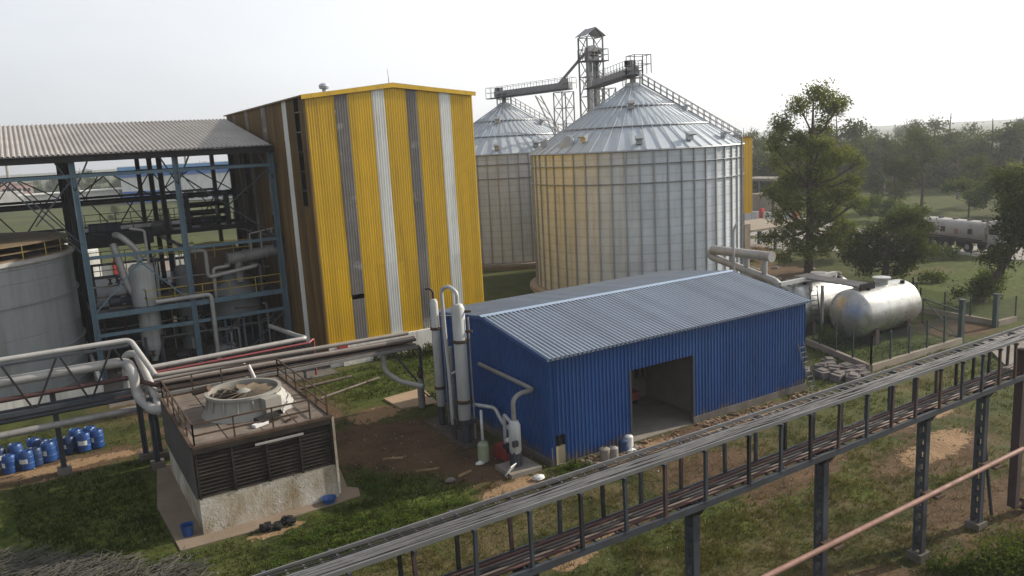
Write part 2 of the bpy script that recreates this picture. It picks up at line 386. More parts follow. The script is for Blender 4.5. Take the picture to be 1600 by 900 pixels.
# ------------------------------------------------------------------ ground
def axis_(lo, hi, st, far):
    a=[]; x=lo
    while x<=hi: a.append(x); x+=st
    g=st; x=a[-1]
    while x<far: g*=1.28; x+=g; a.append(x)
    g=st; x=a[0]
    while x>-far: g*=1.28; x-=g; a.insert(0,x)
    return a
GX=axis_(-14,104,.62,4200); GY=axis_(6,112,.62,4200)
def blob(x,y,cx,cy,rx,ry,rot=0.,soft=.45):
    dx,dy=x-cx,y-cy; c,s_=cos(rot),sin(rot); u=(dx*c+dy*s_)/rx; v=(-dx*s_+dy*c)/ry
    d=sqrt(u*u+v*v); return max(0.,min(1.,(1+soft-d)/(2*soft)))
DIRT=[(36,16.5,9,2.6,.1),(29,17.2,5,2.2,0),(24,20.5,3,1.5,0),(41,21,5,1.6,0),(13,27,3,1.5,0),(36,29,5,1.5,.1),(19.5,49,4.6,6.,.3),(22.5,42,3.6,3.2,0),(21.8,37.8,2.6,1.0,.2),(38,37.3,12,1.5,0),(28,36.9,4,1.3,0),(-1,60.2,7.5,2.2,0),(21,56,2.6,1.6,0),(17.3,60,1.6,5,0),
      (88,76,9,6,.4),(75.5,42,4.5,3.5,0),(33,33,4,2.2,0),(20.5,29.5,2.,.8,.1),(24,30.5,2.2,1.,0),(17,28,1.6,.7,0),(45,26,6,2.2,0),(50,30.5,5,1.8,0),
      (35,16.5,7,2.0,.2),(29,19,3.5,1.6,0),(42,17,7,2.2,0),(31,14,5,1.5,0),(8,63,4,1.2,0),(100,99,9,5,.5),(60,37,2,1.,0),(12,70,10,4,0),(13,95,12,14,0)]
DRY=[(30,22,14,7,0),(44,26,12,6,0),(30,34,16,3,0),(15,32,7,4,0),(42,20,10,5,0),(16,62,5,8,0),(58,36,6,3,0),(100,60,8,3,0)]
SAND=[(20.6,55.6,2.4,1.5,.1),(22.2,37.9,2.3,.8,.2),(31,37.4,4.5,.8,0),(41,37.3,5,.6,0),(20.5,29.3,1.6,.6,.1),(23.5,30.4,1.4,.7,0),(46,26.5,4,1.2,.1),(0,60,5,.8,0),(9.4,41.3,1.8,.5,.1),(51,30,3,1,0)]  # sand patches, with sunlit brightness put into their colour
LUSH=[(0,50,6.5,8,0),(16,40,5,3.5,.3),(13,36.5,4,2.2,0),(22,64,4,6,0),(66,43,8,4,0),(97,54,20,11,0),(40,26,9,2.5,0),(30,27,8,2,.1),(39,14.5,5,1.6,0),(44,16,4,1.4,0),(30,66,7,3,0),(170,120,40,18,.6)]
def masks(x,y):
    n=noise.noise(Vector((x*.35,y*.35,3.)))*.35+noise.noise(Vector((x*1.1,y*1.1,9.)))*.22
    d=max([blob(x,y,*b) for b in DIRT]); e=max([blob(x,y,*b) for b in DRY]); l=max([blob(x,y,*b) for b in LUSH])
    f=lambda v: max(0.,min(1.,v+n*min(1,v*3)))
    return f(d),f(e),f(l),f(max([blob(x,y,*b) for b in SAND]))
FLAT=[(20,86,38,60),(3,16,41,57),(20,42,68,106),(55,88,66,135),(-20,24,74,112),(20,28,36,60)]
def gz_(x,y):
    r=1.
    for a,b,c,d in FLAT:
        m=max(a-x,x-b,c-y,y-d); r=min(r,max(0.,min(1.,m/2.5)))
    far=min(1.,max(0.,(abs(x-45)-60)/200))
    z=noise.noise(Vector((x*.16,y*.16,0)))*.22+noise.noise(Vector((x*.6,y*.6,4)))*.09
    if y<34 and x<60: z+=max(0,noise.noise(Vector((x*.33,y*.33,11))))*.5*min(1,(34-y)/8)*min(1,max(0,(60-x)/6))
    return z*r*(1-far)
nx,ny=len(GX),len(GY); gv=[]; gc=[]
for y in GY:
    for x in GX:
        near = -20<x<240 and 0<y<200
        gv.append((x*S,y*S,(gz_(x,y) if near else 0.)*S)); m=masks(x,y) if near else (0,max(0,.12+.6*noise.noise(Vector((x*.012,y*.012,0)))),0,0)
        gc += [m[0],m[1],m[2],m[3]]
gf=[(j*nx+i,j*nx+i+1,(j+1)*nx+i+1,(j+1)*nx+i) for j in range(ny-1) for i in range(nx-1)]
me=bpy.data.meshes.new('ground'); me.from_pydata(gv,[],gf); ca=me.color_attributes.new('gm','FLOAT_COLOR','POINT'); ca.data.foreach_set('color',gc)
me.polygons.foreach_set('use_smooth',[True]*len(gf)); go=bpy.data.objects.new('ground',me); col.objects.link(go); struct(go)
gm=bpy.data.materials.new('ground_soil_and_grass'); gm.use_nodes=True; nt=gm.node_tree; b=nt.nodes['Principled BSDF']; b.inputs['Roughness'].default_value=.95; b.inputs['Specular IOR Level'].default_value=.15
at=nd(nt,'ShaderNodeAttribute',attribute_name='gm'); sp=nd(nt,'ShaderNodeSeparateColor'); nt.links.new(at.outputs['Color'],sp.inputs[0])
n1=noise_node(nt,.55,6,.65); n2=noise_node(nt,2.6,5,.7); n3=noise_node(nt,.06,4,.6); n4=noise_node(nt,9.,3,.7)
n7=noise_node(nt,4.5,6,.75)
g=mixc(nt,ramp(nt,n1,.38,.62),(.014,.026,.006),(.060,.074,.016)); g=mixc(nt,mul(nt,ramp(nt,n3,.4,.65),.5),g,(.12,.125,.04)); g=mixc(nt,ramp(nt,n7,.45,.62),g,mixc(nt,.5,g,(.10,.095,.032)))
lush=mixc(nt,ramp(nt,n2,.35,.65),(.024,.044,.007),(.105,.125,.022)); g=mixc(nt,sp.outputs[2],g,lush)
def addth(a,n,k):
    m=nd(nt,'ShaderNodeMath',operation='ADD'); nt.links.new(a,m.inputs[0]); q=ramp(nt,n,.3,.7,-k,k); nt.links.new(q,m.inputs[1]); return m.outputs[0]
dryf=mul(nt,ramp(nt,addth(sp.outputs[1],n7,.6),.5,.85),.85); dryc=mixc(nt,ramp(nt,n4,.3,.7),(.068,.049,.025),(.165,.122,.066))
g=mixc(nt,mul(nt,dryf,ramp(nt,n1,.42,.58)),g,dryc)
df=ramp(nt,addth(addth(sp.outputs[0],n2,.35),n7,.35),.40,.70); dc=mixc(nt,ramp(nt,n1,.3,.7),(.060,.037,.022),(.155,.096,.054)); dc=mixc(nt,mul(nt,ramp(nt,n4,.35,.7),.4),dc,(.105,.07,.046))
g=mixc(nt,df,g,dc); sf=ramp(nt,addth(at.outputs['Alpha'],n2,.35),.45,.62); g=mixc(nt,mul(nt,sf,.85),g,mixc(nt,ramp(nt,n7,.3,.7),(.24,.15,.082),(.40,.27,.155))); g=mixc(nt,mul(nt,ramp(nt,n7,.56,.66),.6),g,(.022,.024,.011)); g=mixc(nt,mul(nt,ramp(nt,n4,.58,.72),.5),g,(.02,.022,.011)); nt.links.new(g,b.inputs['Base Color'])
bn=nd(nt,'ShaderNodeBump'); bn.inputs['Strength'].default_value=.8; bn.inputs['Distance'].default_value=.12; nt.links.new(noise_node(nt,7.,5,.7),bn.inputs['Height']); nt.links.new(bn.outputs[0],b.inputs['Normal'])
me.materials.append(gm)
def slab(name, poly, z0, z1, m):
    mb=MB(); n=len(poly); mb.v=[(x,y,z0) for x,y in poly]+[(x,y,z1) for x,y in poly]
    mb.face(list(range(n,2*n))); [mb.face([i,(i+1)%n,n+(i+1)%n,n+i]) for i in range(n)]
    return struct(mb.build(name,m))
GRAV=mat('road_gravel',(.29,.275,.255),.95,0,.18,.25,stain=(.22,.20,.17),amt=.5,stretch=(1,1,1),bump=.3)
slab('road',[(119,30),(117.5,60),(116.5,72),(103,92),(101,104),(112,122),(140,128),(150,120),(129,80),(129,60),(136,30)],-.3,.06,GRAV)
slab('path',[(61.5,28.6),(72,37.6),(79.5,37.4),(110,30),(110,26)],-.3,.12,CONC)
slab('tower_apron',[(4.35,42.1),(9,41.9),(9.4,42.25),(14.4,42.5),(14.7,43.6),(14.2,44.2),(14.8,47.2),(14.3,55.5),(5,55.4),(4.1,48.6)],-.4,.07,mat('tan_apron_concrete',(.21,.165,.122),.9,0,.2,.8,stain=(.11,.085,.062),amt=.7,stretch=(1,1,1),bump=.3))
slab('concrete_pad',[(22.6,58.7),(26.3,59.2),(25.6,54.7),(22.7,55.5)],-.3,.14,mat('tan_concrete',(.34,.25,.17),.9,0,.15,.8,stain=(.2,.14,.09),amt=.6,stretch=(1,1,1),bump=.3))
slab('vessel_pad',[(22.6,44.9),(24.6,44.9),(25.0,47),(25.2,52),(22.9,52),(22.8,47.5)],-.3,.08,mat('dark_soiled_concrete',(.10,.082,.066),.95,0,.3,1.,stain=(.05,.04,.032),amt=.7,stretch=(1,1,1),bump=.4))
slab('process_floor',[(-12,75.5),(22.3,75.5),(22.3,68.4),(17.4,68.4),(17,75.2),(-12,75.2)][::-1] if False else [(3.6,69.3),(22.4,68.9),(22.4,112),(3.6,112)],-.3,.09,CONCD)
slab('bare_field',[(245,165),(300,170),(330,205),(300,232),(262,215)],-.3,.05,GRAV)
slab('bund_floor',[(-30,75.4),(3.4,75.4),(3.4,112),(-30,112)],-.3,.06,CONCD)

# ------------------------------------------------------------------ yellow process building
X0,X1,Y0,Y1=22.45,39.6,71.5,102.4; AX=31.05; EV=25.2; AP=26.1
yb=thing('process_building','tall yellow ribbed building with grey and white vertical stripes','building',((X0+X1)/2,(Y0+Y1)/2,0))
top=lambda x: EV+(AP-EV)*(1-abs(x-AX)/((X1-X0)/2))-.02
stripes=[(22.5,25.25,'y'),(25.25,26.5,'g'),(26.5,28.9,'y'),(28.9,30.15,'w'),(30.15,32.4,'y'),(32.4,33.5,'g'),(33.5,35.9,'y'),(35.9,37.1,'w'),(37.1,39.6,'y')]
for a,b_,k in stripes:
    mb=MB(); lifts=[(2.0,9.3),(9.2,17.5),(17.4,21.7),(21.6,99)]
    if k=='g': lifts=[(2.2,6.0),(5.9,6.15),(6.6,12.2),(12.1,15.2),(15.1,20.6),(20.5,99)] if a<26 else [(2.0,9.),(8.9,14.2),(14.1,20.6),(20.5,99)]
    for i,(l,h) in enumerate(lifts):
        mb.corr((a,Y0-.018*i-(.02 if k!='y' else 0),0),(1,0,0),(0,0,1),(0,-1,0),b_-a,l,(lambda u,h=h,a=a: min(h,top(a+u)))if h>50 else h,.245,.05)
    mb.build({'y':'cladding','g':'skylight_strip','w':'white_strip'}[k],{'y':YEL,'g':TRANS,'w':WSHEET}[k],yb)
sside=[(71.5,73.0,'y'),(74.5,76.95,'y'),(76.95,78.5,'w'),(78.5,84.7,'y'),(84.7,86.2,'g'),(86.2,92.0,'y'),(92.0,93.2,'g'),(93.2,98.,'y'),(98.,99.,'g'),(99.,102.4,'y')]
for a,b_,k in sside:
    mb=MB()
    for i,(l,h) in enumerate([(1.2,10),(9.9,21.4),(21.3,EV-.05)]): mb.corr((X0-.018*i,a,0),(0,1,0),(0,0,1),(-1,0,0),b_-a,l,h,.245,.05)
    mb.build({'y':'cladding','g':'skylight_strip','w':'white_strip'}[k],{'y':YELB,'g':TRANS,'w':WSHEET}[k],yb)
MB().box((X0+.4,72,0),(X0+.5,76,EV-.02)).build('slot_light_block',STEELD,yb)  # dark sheet added behind the slot to stop sky light leaking through
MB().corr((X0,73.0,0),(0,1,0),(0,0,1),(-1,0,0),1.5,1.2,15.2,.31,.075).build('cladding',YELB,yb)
for z in (16.6,18.4,20.2,22.0,23.8): MB().box((X0-.06,73.0,z),(X0+.1,74.5,z+.13)).build('girt',STEELM,yb)
MB().box((X0-.03,72.95,15.2),(X0+.05,73.05,25)).build('slot_edge',YELB,yb)
mb=MB(); mb.box((X1-.1,Y0+.1,0),(X1,Y1,EV)); mb.corr((X1,Y0,0),(0,1,0),(0,0,1),(1,0,0),Y1-Y0,1,EV,.31,.075); mb.build('side_wall',YEL,yb)
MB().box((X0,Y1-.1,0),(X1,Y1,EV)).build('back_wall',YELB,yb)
for s_ in (0,1):
    mb=MB(); xa,xb=(X0-.35,AX) if s_==0 else (AX,X1+.35)
    za=EV-.1 if s_==0 else AP; zb=AP if s_==0 else EV-.1
    mb.add([(xa,Y0-.3,za),(xb,Y0-.3,zb),(xb,Y1+.3,zb),(xa,Y1+.3,za),(xa,Y0-.3,za+.14),(xb,Y0-.3,zb+.14),(xb,Y1+.3,zb+.14),(xa,Y1+.3,za+.14)],[(0,3,2,1),(4,5,6,7),(0,1,5,4),(1,2,6,5),(2,3,7,6),(3,0,4,7)])
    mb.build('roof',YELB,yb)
mb=MB()
for xa,xb in ((X0-.3,AX),(AX,X1+.3)):
    f=lambda x: AP-(AP-EV)*abs(x-AX)/((X1-X0)/2)
    mb.add([(xa,Y0-.36,f(xa)-.30),(xb,Y0-.36,f(xb)-.30),(xb,Y0-.36,f(xb)+.1),(xa,Y0-.36,f(xa)+.1),(xa,Y0-.302,f(xa)-.30),(xb,Y0-.302,f(xb)-.30),(xb,Y0-.302,f(xb)+.1),(xa,Y0-.302,f(xa)+.1)],[(0,1,2,3),(0,4,5,1),(3,2,6,7),(0,3,7,4),(1,5,6,2),(7,6,5,4)])
mb.build('fascia',YEL,yb)
MB().box((X0,Y0-.35,-.3),(X1+.05,Y0-.01,2.05)).box((X0+1.2,Y0-.6,-.3),(X0+4.2,Y0-.36,.7)).build('plinth',WPAINT,yb)
MB().box((X0-.25,Y0+.1,-.3),(X0-.01,Y1,1.25)).build('side_plinth',CONCD,yb)
MB().box((X0-.12,Y0-.12,1.2),(X0+.06,Y0-.01,EV-.1)).build('corner_trim',YELB,yb)
mb=MB(); mb.lathe([(.22,0),(.22,.4),(.45,.43),(.52,.65),(.45,.85),(.2,.98),(.001,1.)],(26.0,76,25.7),16)
solo(mb,'roof_ventilator',GALVR,'small round metal turbine ventilator on the ridge of the yellow building','ventilator')
mb=MB().tube([(AX,Y0+.6,26.1),(AX,Y0+.6,26.8)],.03,6).tube([(AX,Y0+.6,26.8),(AX-.08,Y0+.6,27.6)],.018,6)
solo(mb,'lightning_rod',STEELM,'thin lightning rod standing on the peak of the yellow building','rod')
fb=thing('fire_box','small red box fixed to the white plinth of the yellow building','box',(23.6,71.05,.7))
MB().box((23.25,70.78,.85),(24.15,71.13,2.0)).build('body',REDP,fb); MB().box((23.32,70.74,.95),(24.08,70.777,1.9)).build('door',mat('red_paint_dull',(.30,.05,.04),.6),fb)

# ------------------------------------------------------------------ blue shed
A,B,C,D=25.8,49.45,38.9,54.4; RY=46.65; E1,E2,RZ=7.0,7.5,8.35
sh=thing('shed','long blue ribbed metal shed with a pale blue pitched roof','shed',((A+B)/2,(C+D)/2,0))
DX0,DX1,DZ=32.15,37.6,4.97
for a,b_,l,h in ((A,26.0,.0,E1),(26.0,26.75,1.95,E1),(26.75,DX0,.12,E1),(DX0,DX1,DZ,E1),(DX1,B,.45,E1)):
    MB().corr((a,C,0),(1,0,0),(0,0,1),(0,-1,0),b_-a,l,h,.30,.075,start=(a-A)).build('front_wall',BLUE,sh)
gt=lambda y: (E1+(RZ-E1)*(y-C)/(RY-C)) if y<RY else (E2+(RZ-E2)*(D-y)/(D-RY))
MB().corr((A,C,0),(0,1,0),(0,0,1),(-1,0,0),D-C,.35,lambda u: gt(C+u)-.03,.30,.06).build('gable_wall',BLUE,sh)
MB().corr((B,C,0),(0,1,0),(0,0,1),(1,0,0),D-C,.35,lambda u: gt(C+u)-.03,.30,.06).build('gable_wall',BLUE,sh)
MB().box((A,D-.06,0),(B,D,E2-.05)).build('back_wall',BLUE,sh)
v=Vector((0,RY-C+.35,(RZ-E1)*(RY-C+.35)/(RY-C))); L=v.length; v.normalize(); n_=Vector((0,-v.z,v.y))
mb=MB().corr((A-.35,C-.35,RZ-v.z*L),(1,0,0),v,n_,B-A+.7,0,L,.34,.13)
mb.corr((A-.35,C-.35,RZ-v.z*L-.03),(1,0,0),v,n_,B-A+.7,0,L,5,.0); mb.build('roof_front_slope',BLUER,sh)
v2=Vector((0,-(D+.35-RY),(RZ-E2)*(D+.35-RY)/(D-RY))); L2=v2.length; v2.normalize(); n2_=Vector((0,-v2.z,v2.y))*(1 if v2.y>0 else -1)
MB().corr((A-.35,D+.35,RZ-v2.z*L2),(1,0,0),v2,Vector((0,v2.z,-v2.y)),B-A+.7,0,L2,.34,.13).build('roof_back_slope',BLUER,sh)
mb=MB()
mb.add([(A-.4,RY-.25,RZ+.08),(B+.4,RY-.25,RZ+.08),(B+.4,RY,RZ+.19),(A-.4,RY,RZ+.19),(B+.4,RY+.3,RZ+.08),(A-.4,RY+.3,RZ+.08)],[(0,1,2,3),(3,2,4,5)]); mb.build('ridge_cap',RIDGE,sh)
mb=MB()
mb.add([(A-.38,C-.37,E1-.2),(A-.38,RY,RZ-.12),(A-.38,RY,RZ+.1),(A-.38,C-.37,E1+.04)],[(0,1,2,3)]); mb.add([(A-.38,D+.37,E2-.22),(A-.38,RY,RZ-.12),(A-.38,RY,RZ+.1),(A-.38,D+.37,E2+.02)],[(0,1,2,3)]); mb.build('barge_board',BLUE,sh)
MB().box((DX1,C-.12,-.3),(B+.1,C+.15,.5)).box((26.75,C-.04,-.3),(DX0,C+.15,.12)).build('concrete_kerb',CONCD,sh)
MB().box((A-.02,C+.03,-.3),(26.75,C+.2,1.2)).build('window_sill_wall',mat('ochre_plaster',(.36,.30,.19),.9,0,.15,1.),sh)
MB().box((26.3,C+.09,1.2),(26.4,C+.15,1.95)).box((26.0,C+.2,1.2),(26.75,C+.26,1.95)).build('window',GLASS,sh)
MB().box((A-.18,C,-.3),(A-.02,D,.4)).build('gable_kerb',CONCD,sh)
MB().box((A+.1,C-.05,-.3),(B-.1,D-.1,.06)).build('floor',CONC,sh)
mb=MB()
for x0,x1,z0,z1 in ((30,39.2,.06,1.6),(30,39.2,3.1,4.9),(30,39.2,1.6,3.1)):
    if z0==1.6:
        for a,b_ in ((30,38.05),(38.55,38.75),(39.1,39.2)): mb.box((a,45.6,z0),(b_,45.8,z1))
    else: mb.box((x0,45.6,z0),(x1,45.8,z1))
mb.box((39.2,39.3,.06),(39.35,45.8,4.3)); mb.build('inner_wall',INBRICK,sh)
MB().box((DX0-.16,C-.1,0),(DX0-.02,C+.1,DZ)).build('door_jamb',STEELM,sh); MB().box((DX1+.02,C-.1,0),(DX1+.16,C+.1,DZ)).build('door_jamb',STEELM,sh)
mb=MB().box((35.6,44.2,.5),(37.4,45.3,1.1)).box((36.0,44.3,1.1),(36.7,45.1,1.55)); 
mc=thing('machine','small dull red machine standing inside the blue shed','machine',(36.5,44.7,.06))
mb.build('body',mat('dull_red',(.25,.07,.06),.6),mc); MB().box((35.7,44.3,.06),(35.85,45.2,.5)).build('leg',STEELM,mc); MB().box((37.1,44.3,.06),(37.25,45.2,.5)).build('leg',STEELM,mc)

# ------------------------------------------------------------------ silos
SR=13.7; SE=18.5; SA=26.5; NS=52
def make_silo():
    t=thing('grain_silo','large galvanised grain silo nearest the blue shed, pale conical roof','silo',(0,0,0))
    rng=random.Random(3); mb=MB(); nseg=NS*3; rows=17; per=5
    tones=[[rng.choice((.96,.99,1,1.01,1.03)) for _ in range(NS)] for _ in range(rows)]
    o=0; z0=1.0; H=(SE-z0)/rows
    for j in range(rows*per+1):
        z=z0+(SE-z0)*j/(rows*per); r=SR+.055*(1 if j%2 else -1)
        mb.v += [(r*cos(2*pi*k/nseg),r*sin(2*pi*k/nseg),z) for k in range(nseg)]
    mb.smooth=True
    for j in range(rows*per):
        for k in range(nseg):
            mb.tone=tones[j//per][((k+(j//per%2))//3)%NS]*(.88 if j%per==0 else 1); k2=(k+1)%nseg
            mb.face([j*nseg+k,j*nseg+k2,(j+1)*nseg+k2,(j+1)*nseg+k])
    mb.smooth=False; mb.tone=1.; mb.cur=1
    for k in range(NS):
        a=2*pi*(k+.5)/NS; e=Vector((cos(a),sin(a),0))
        mb.beam(e*(SR+.10)+Vector((0,0,z0)),e*(SR+.10)+Vector((0,0,SE-.02)),.16,.18,up=e)
    mb.build('wall',[GALV,STIFF],t)
    mb=MB(); nr=4
    for k in range(NS):
        a0=2*pi*k/NS; a1=2*pi*(k+1)/NS
        for j in range(nr):
            f0,f1=j/nr,(j+1)/nr; r_=lambda f: .9+(SR+.35-.9)*(1-f)
            zf=lambda f: SE-.12+(SA-SE)*f
            mb.tone=rng.uniform(.96,1.03)
            mb.add([(r_(f0)*cos(a0),r_(f0)*sin(a0),zf(f0)-.02*j),(r_(f0)*cos(a1),r_(f0)*sin(a1),zf(f0)-.02*j),(r_(f1)*cos(a1),r_(f1)*sin(a1),zf(f1)-.02*j),(r_(f1)*cos(a0),r_(f1)*sin(a0),zf(f1)-.02*j)],[(0,1,2,3)])
        mb.tone=.85; e=Vector((cos(a0),sin(a0),0)); step=2 if k%2 else 1
        mb.beam(e*(SR+.35)+Vector((0,0,SE-.03)),e*(.95 if step==1 else 4.5)+Vector((0,0,SE+(SA-SE)*(1 if step==1 else (1-(4.5-.9)/(SR-.55)))+.08)),.07,.10,up=(0,0,1))
    mb.tone=1.; mb.build('roof',GALVR,t)
    MB().lathe([(1.05,SA-.25),(1.05,SA+.25),(.6,SA+.45),(.001,SA+.5)],(0,0,0),24).build('roof_cap',GALVR,t)
    for f in (.34,.66):
        rr=.9+(SR-.55)*(1-f); zz=SE+(SA-SE)*f
        MB().lathe([(rr-.05,zz+.02),(rr,zz+.12),(rr+.06,zz+.02)],(0,0,0),72).build('roof_ring',STIFF,t)
    for z in (16.8,14.6):
        MB().lathe([(SR+.2,z-.05),(SR+.3,z),(SR+.2,z+.05)],(0,0,0),96).build('wind_ring',STIFF,t)
    MB().lathe([(SR+.25,SE-.22),(SR+.42,SE-.16),(SR+.3,SE-.02)],(0,0,0),96).build('eave_ring',STIFF,t)
    MB().lathe([(SR+.75,-.4),(SR+.75,.45),(SR+1.1,.5),(SR+1.1,.95),(SR-.2,1.05)],(0,0,0),72,smooth=False).build('base_ring',CONCL,t)
    vents=[(-160,.15),(-133,.62),(-128,.08),(-100,.10),(-72,.1),(-58,.55),(-48,.08),(-15,.2),(30,.1),(75,.1),(120,.1),(165,.1)]
    for a,f in vents:
        a=radians(a); rr=.9+(SR-.55)*(1-f); zz=SE+(SA-SE)*f; p=Vector((rr*cos(a),rr*sin(a),zz))
        mb=MB(); mb.obox((p.x,p.y,p.z+.3),(.7,.6,.7),a+pi/2); mb.obox((p.x+.25*cos(a),p.y+.25*sin(a),p.z+.72),(.95,1.0,.16),a+pi/2,.35); mb.build('roof_vent',STIFF,t)
    for a in (-173,-22):
        a=radians(a); rr=SR-1.4; p=Vector((rr*cos(a),rr*sin(a),SE+1.0)); mb=MB()
        mb.lathe([(1.15,-.35),(1.25,.0),(1.05,.25),(.6,.4),(.001,.45)],(0,0,0),20); q=Matrix.Rotation(radians(62),3,Vector((-sin(a),cos(a),0)))
        mb.v=[tuple(q@Vector(v_)+p) for v_ in mb.v]; mb.build('fan_dome',STIFF,t)
    a=radians(-35); e=Vector((cos(a),sin(a),0)); sd_=Vector((-sin(a),cos(a),0)); mb=MB()
    for s_ in (-.45,.45):
        P=[e*(SR+.2)+sd_*s_+Vector((0,0,SE+.15)),e*1.2+sd_*s_+Vector((0,0,SA+.25))]; mb.beam(P[0],P[1],.1)
        for i in range(17):
            p=P[0].lerp(P[1],i/16); mb.beam(p,p+Vector((0,0,1.2)),.07)
        for h in (.6,1.2): mb.beam(P[0]+Vector((0,0,h)),P[1]+Vector((0,0,h)),.07)
    for i in range(40):
        p=(e*(SR+.2)+Vector((0,0,SE+.15))).lerp(e*1.2+Vector((0,0,SA+.25)),i/39); mb.beam(p-sd_*.45,p+sd_*.45,.16,.05)
    mb.build('roof_stair',TRAY,t)
    mb=MB(); [mb.beam((1.3*cos(q),1.3*sin(q),SA),(1.3*cos(q),1.3*sin(q),SA+1.9),.08) for q in [k*pi/4 for k in range(8)]]
    for h in (1.,1.9): mb.lathe([(1.26,SA+h-.03),(1.34,SA+h),(1.26,SA+h+.03)],(0,0,0),16)
    mb.build('top_railing',TRAY,t)
    a=radians(-62); P=Vector(((SR+.4)*cos(a),(SR+.4)*sin(a),0))
    MB().tube([P+Vector((0,0,1)),P+Vector((0,0,SE+.9)),P*.92+Vector((0,0,SE+.9))],.13,8).build('downpipe',TRAY,t)
    return t
silo=make_silo()
silo2=dup(silo,(72.6,119.6,0),'galvanised grain silo behind, partly hidden by the yellow building')
silo.location=Vector((69.8,82.3,0))*S; ROOT[silo.name]=Vector((69.8,82.3,0)); silo['group']=silo2['group']='galvanised grain silos'
# ------------------------------------------------------------------ elevator tower and conveyors
def lattice(root, corners, z0, z1, bay, leg=.22, br=.11, m=STEELM):
    P=[Vector((x,y,0)) for x,y in corners]
    for p in P: MB().beam(p+Vector((0,0,z0)),p+Vector((0,0,z1)),leg).build('leg',m,root)
    mb=MB(); n=max(1,round((z1-z0)/bay))
    for i in range(n+1):
        z=z0+(z1-z0)*i/n
        for a,b_ in zip(P,P[1:]+P[:1]):
            mb.beam(a+Vector((0,0,z)),b_+Vector((0,0,z)),br)
            if i<n:
                zz=z+(z1-z0)/n; f=i%2
                mb.beam((a if f else b_)+Vector((0,0,z)),(b_ if f else a)+Vector((0,0,zz)),br)
    mb.build('bracing',m,root)
STEELH=mat('grey_tower_steel',(.17,.175,.18),.55,.2,.15,.8,stain=(.09,.08,.07),amt=.5)
CASE=mat('grey_casing_sheet',(.26,.265,.28),.5,.3,.12,.6,stain=(.11,.10,.10),amt=.5)
et=thing('elevator_tower','tall slim lattice tower with a small pitched roof between the silos','tower',(77.4,101,0))
ex0,ex1,ey0,ey1=75.9,78.9,99.9,102.1
lattice(et,[(ex0,ey0),(ex1,ey0),(ex1,ey1),(ex0,ey1)],0,35.3,2.9,.2,.1,STEELH)
for x in (77.0,78.3): MB().box((x-.36,100.65,0),(x+.36,101.35,33.)).build('elevator_leg',CASE,et)
MB().lathe([(.95,-.5),(.95,.5)],(77.5,101,33.2),18,axis='Y').box((76.6,100.5,31.9),(78.5,101.5,33.2)).build('head',CASE,et)
MB().lathe([(.45,-.6),(.5,-.55),(.5,.5),(.3,.6)],(78.9,101.2,33.4),14,axis='X').build('motor',STEELM,et)
MB().box((ex0-.2,ey0-.2,31.7),(ex1+1.0,ey1+.2,31.85)).build('platform',STEELM,et)
MB().rail([(ex0-.1,ey0-.1,31.85),(ex1+.95,ey0-.1,31.85),(ex1+.95,ey1+.1,31.85),(ex0-.1,ey1+.1,31.85)],1.7,.05,1.3,closed=True).build('railing',TRAY,et)
mb=MB(); rx=77.45
for s_ in (-1,1):
    mb.add([(rx,ey0-.3,36.6),(rx+s_*1.9,ey0-.3,35.4),(rx+s_*1.9,ey1+.3,35.4),(rx,ey1+.3,36.6),(rx,ey0-.3,36.7),(rx+s_*1.9,ey0-.3,35.5),(rx+s_*1.9,ey1+.3,35.5),(rx,ey1+.3,36.7)],[(0,1,2,3),(4,7,6,5),(0,4,5,1),(3,2,6,7),(1,5,6,2)])
mb.build('roof',CASE,et)
mb=MB()
for x in (ex0,ex1):
    for y in (ey0,ey1): mb.beam((x,y,35.2),(rx,y,36.7),.12)
mb.build('roof_frame',STEELM,et)
MB().tube([(76.9,101.6,33.2),(75.6,107.8,28.7)],.24,8,fillet=1.).build('spout',CASE,et)
MB().tube([(78.2,100.5,31.8),(77.0,98.9,28.9)],.30,8).build('spout',STEELM,et)
def conveyor(label, L, R, name='conveyor_bridge'):
    L=Vector(L);R=Vector(R); d=(R-L); ln=d.length; d.normalize(); sd_=Vector((-d.y,d.x,0)).normalized(); up=Vector((0,0,1))
    t=thing(name,label,'conveyor',tuple(L),'overhead grain conveyors')
    MB().beam(L+up*.75,R+up*.75,.85,.95).build('trough',CASE,t)
    MB().beam(L-sd_*1.0-d*.8+up*.05,R-sd_*1.0+d*.8+up*.05,1.3,.14).beam(L+up*.1,R+up*.1,1.,.22).build('walkway',STEELM,t)
    mb=MB()
    for s_ in (-1.6,.55): mb.rail([L+sd_*s_-d*.8+up*.1,R+sd_*s_+d*.8+up*.1],1.75,.035,1.3)
    mb.rail([L-sd_*1.6-d*.8+up*.1,L+sd_*.55-d*.8+up*.1],1.75,.035,1.2); mb.rail([R-sd_*1.6+d*.8+up*.1,R+sd_*.55+d*.8+up*.1],1.75,.035,1.2)
    mb.build('railing',TRAY,t); return t,d,sd_
SC2=Vector((72.6,119.6,0)); SC1=Vector((69.8,82.3,0))
c1,d1,s1=conveyor('long level conveyor gallery ending above the rear silo',(72.0,121.3,27.7),(76.3,105.2,27.9))
MB().obox((72.3,120.6,29.2),(1.,1.,.7),.3).build('motor',STEELM,c1)
MB().tube([SC2+Vector((0,0,27.7)),SC2+Vector((0,0,26.6))],.4,10).build('chute',CASE,c1)
MB().tube([(75.9,105.9,28.9),(75.9,105.9,29.7)],.5,8).build('inlet',CASE,c1)
tr=thing('trestle','slender lattice trestle under the end of the long conveyor','trestle',(75.6,106.5,0))
lattice(tr,[(74.6,105.2),(76.9,105.2),(76.9,107.5),(74.6,107.5)],0,27.6,2.6,.14,.08,STEELH)
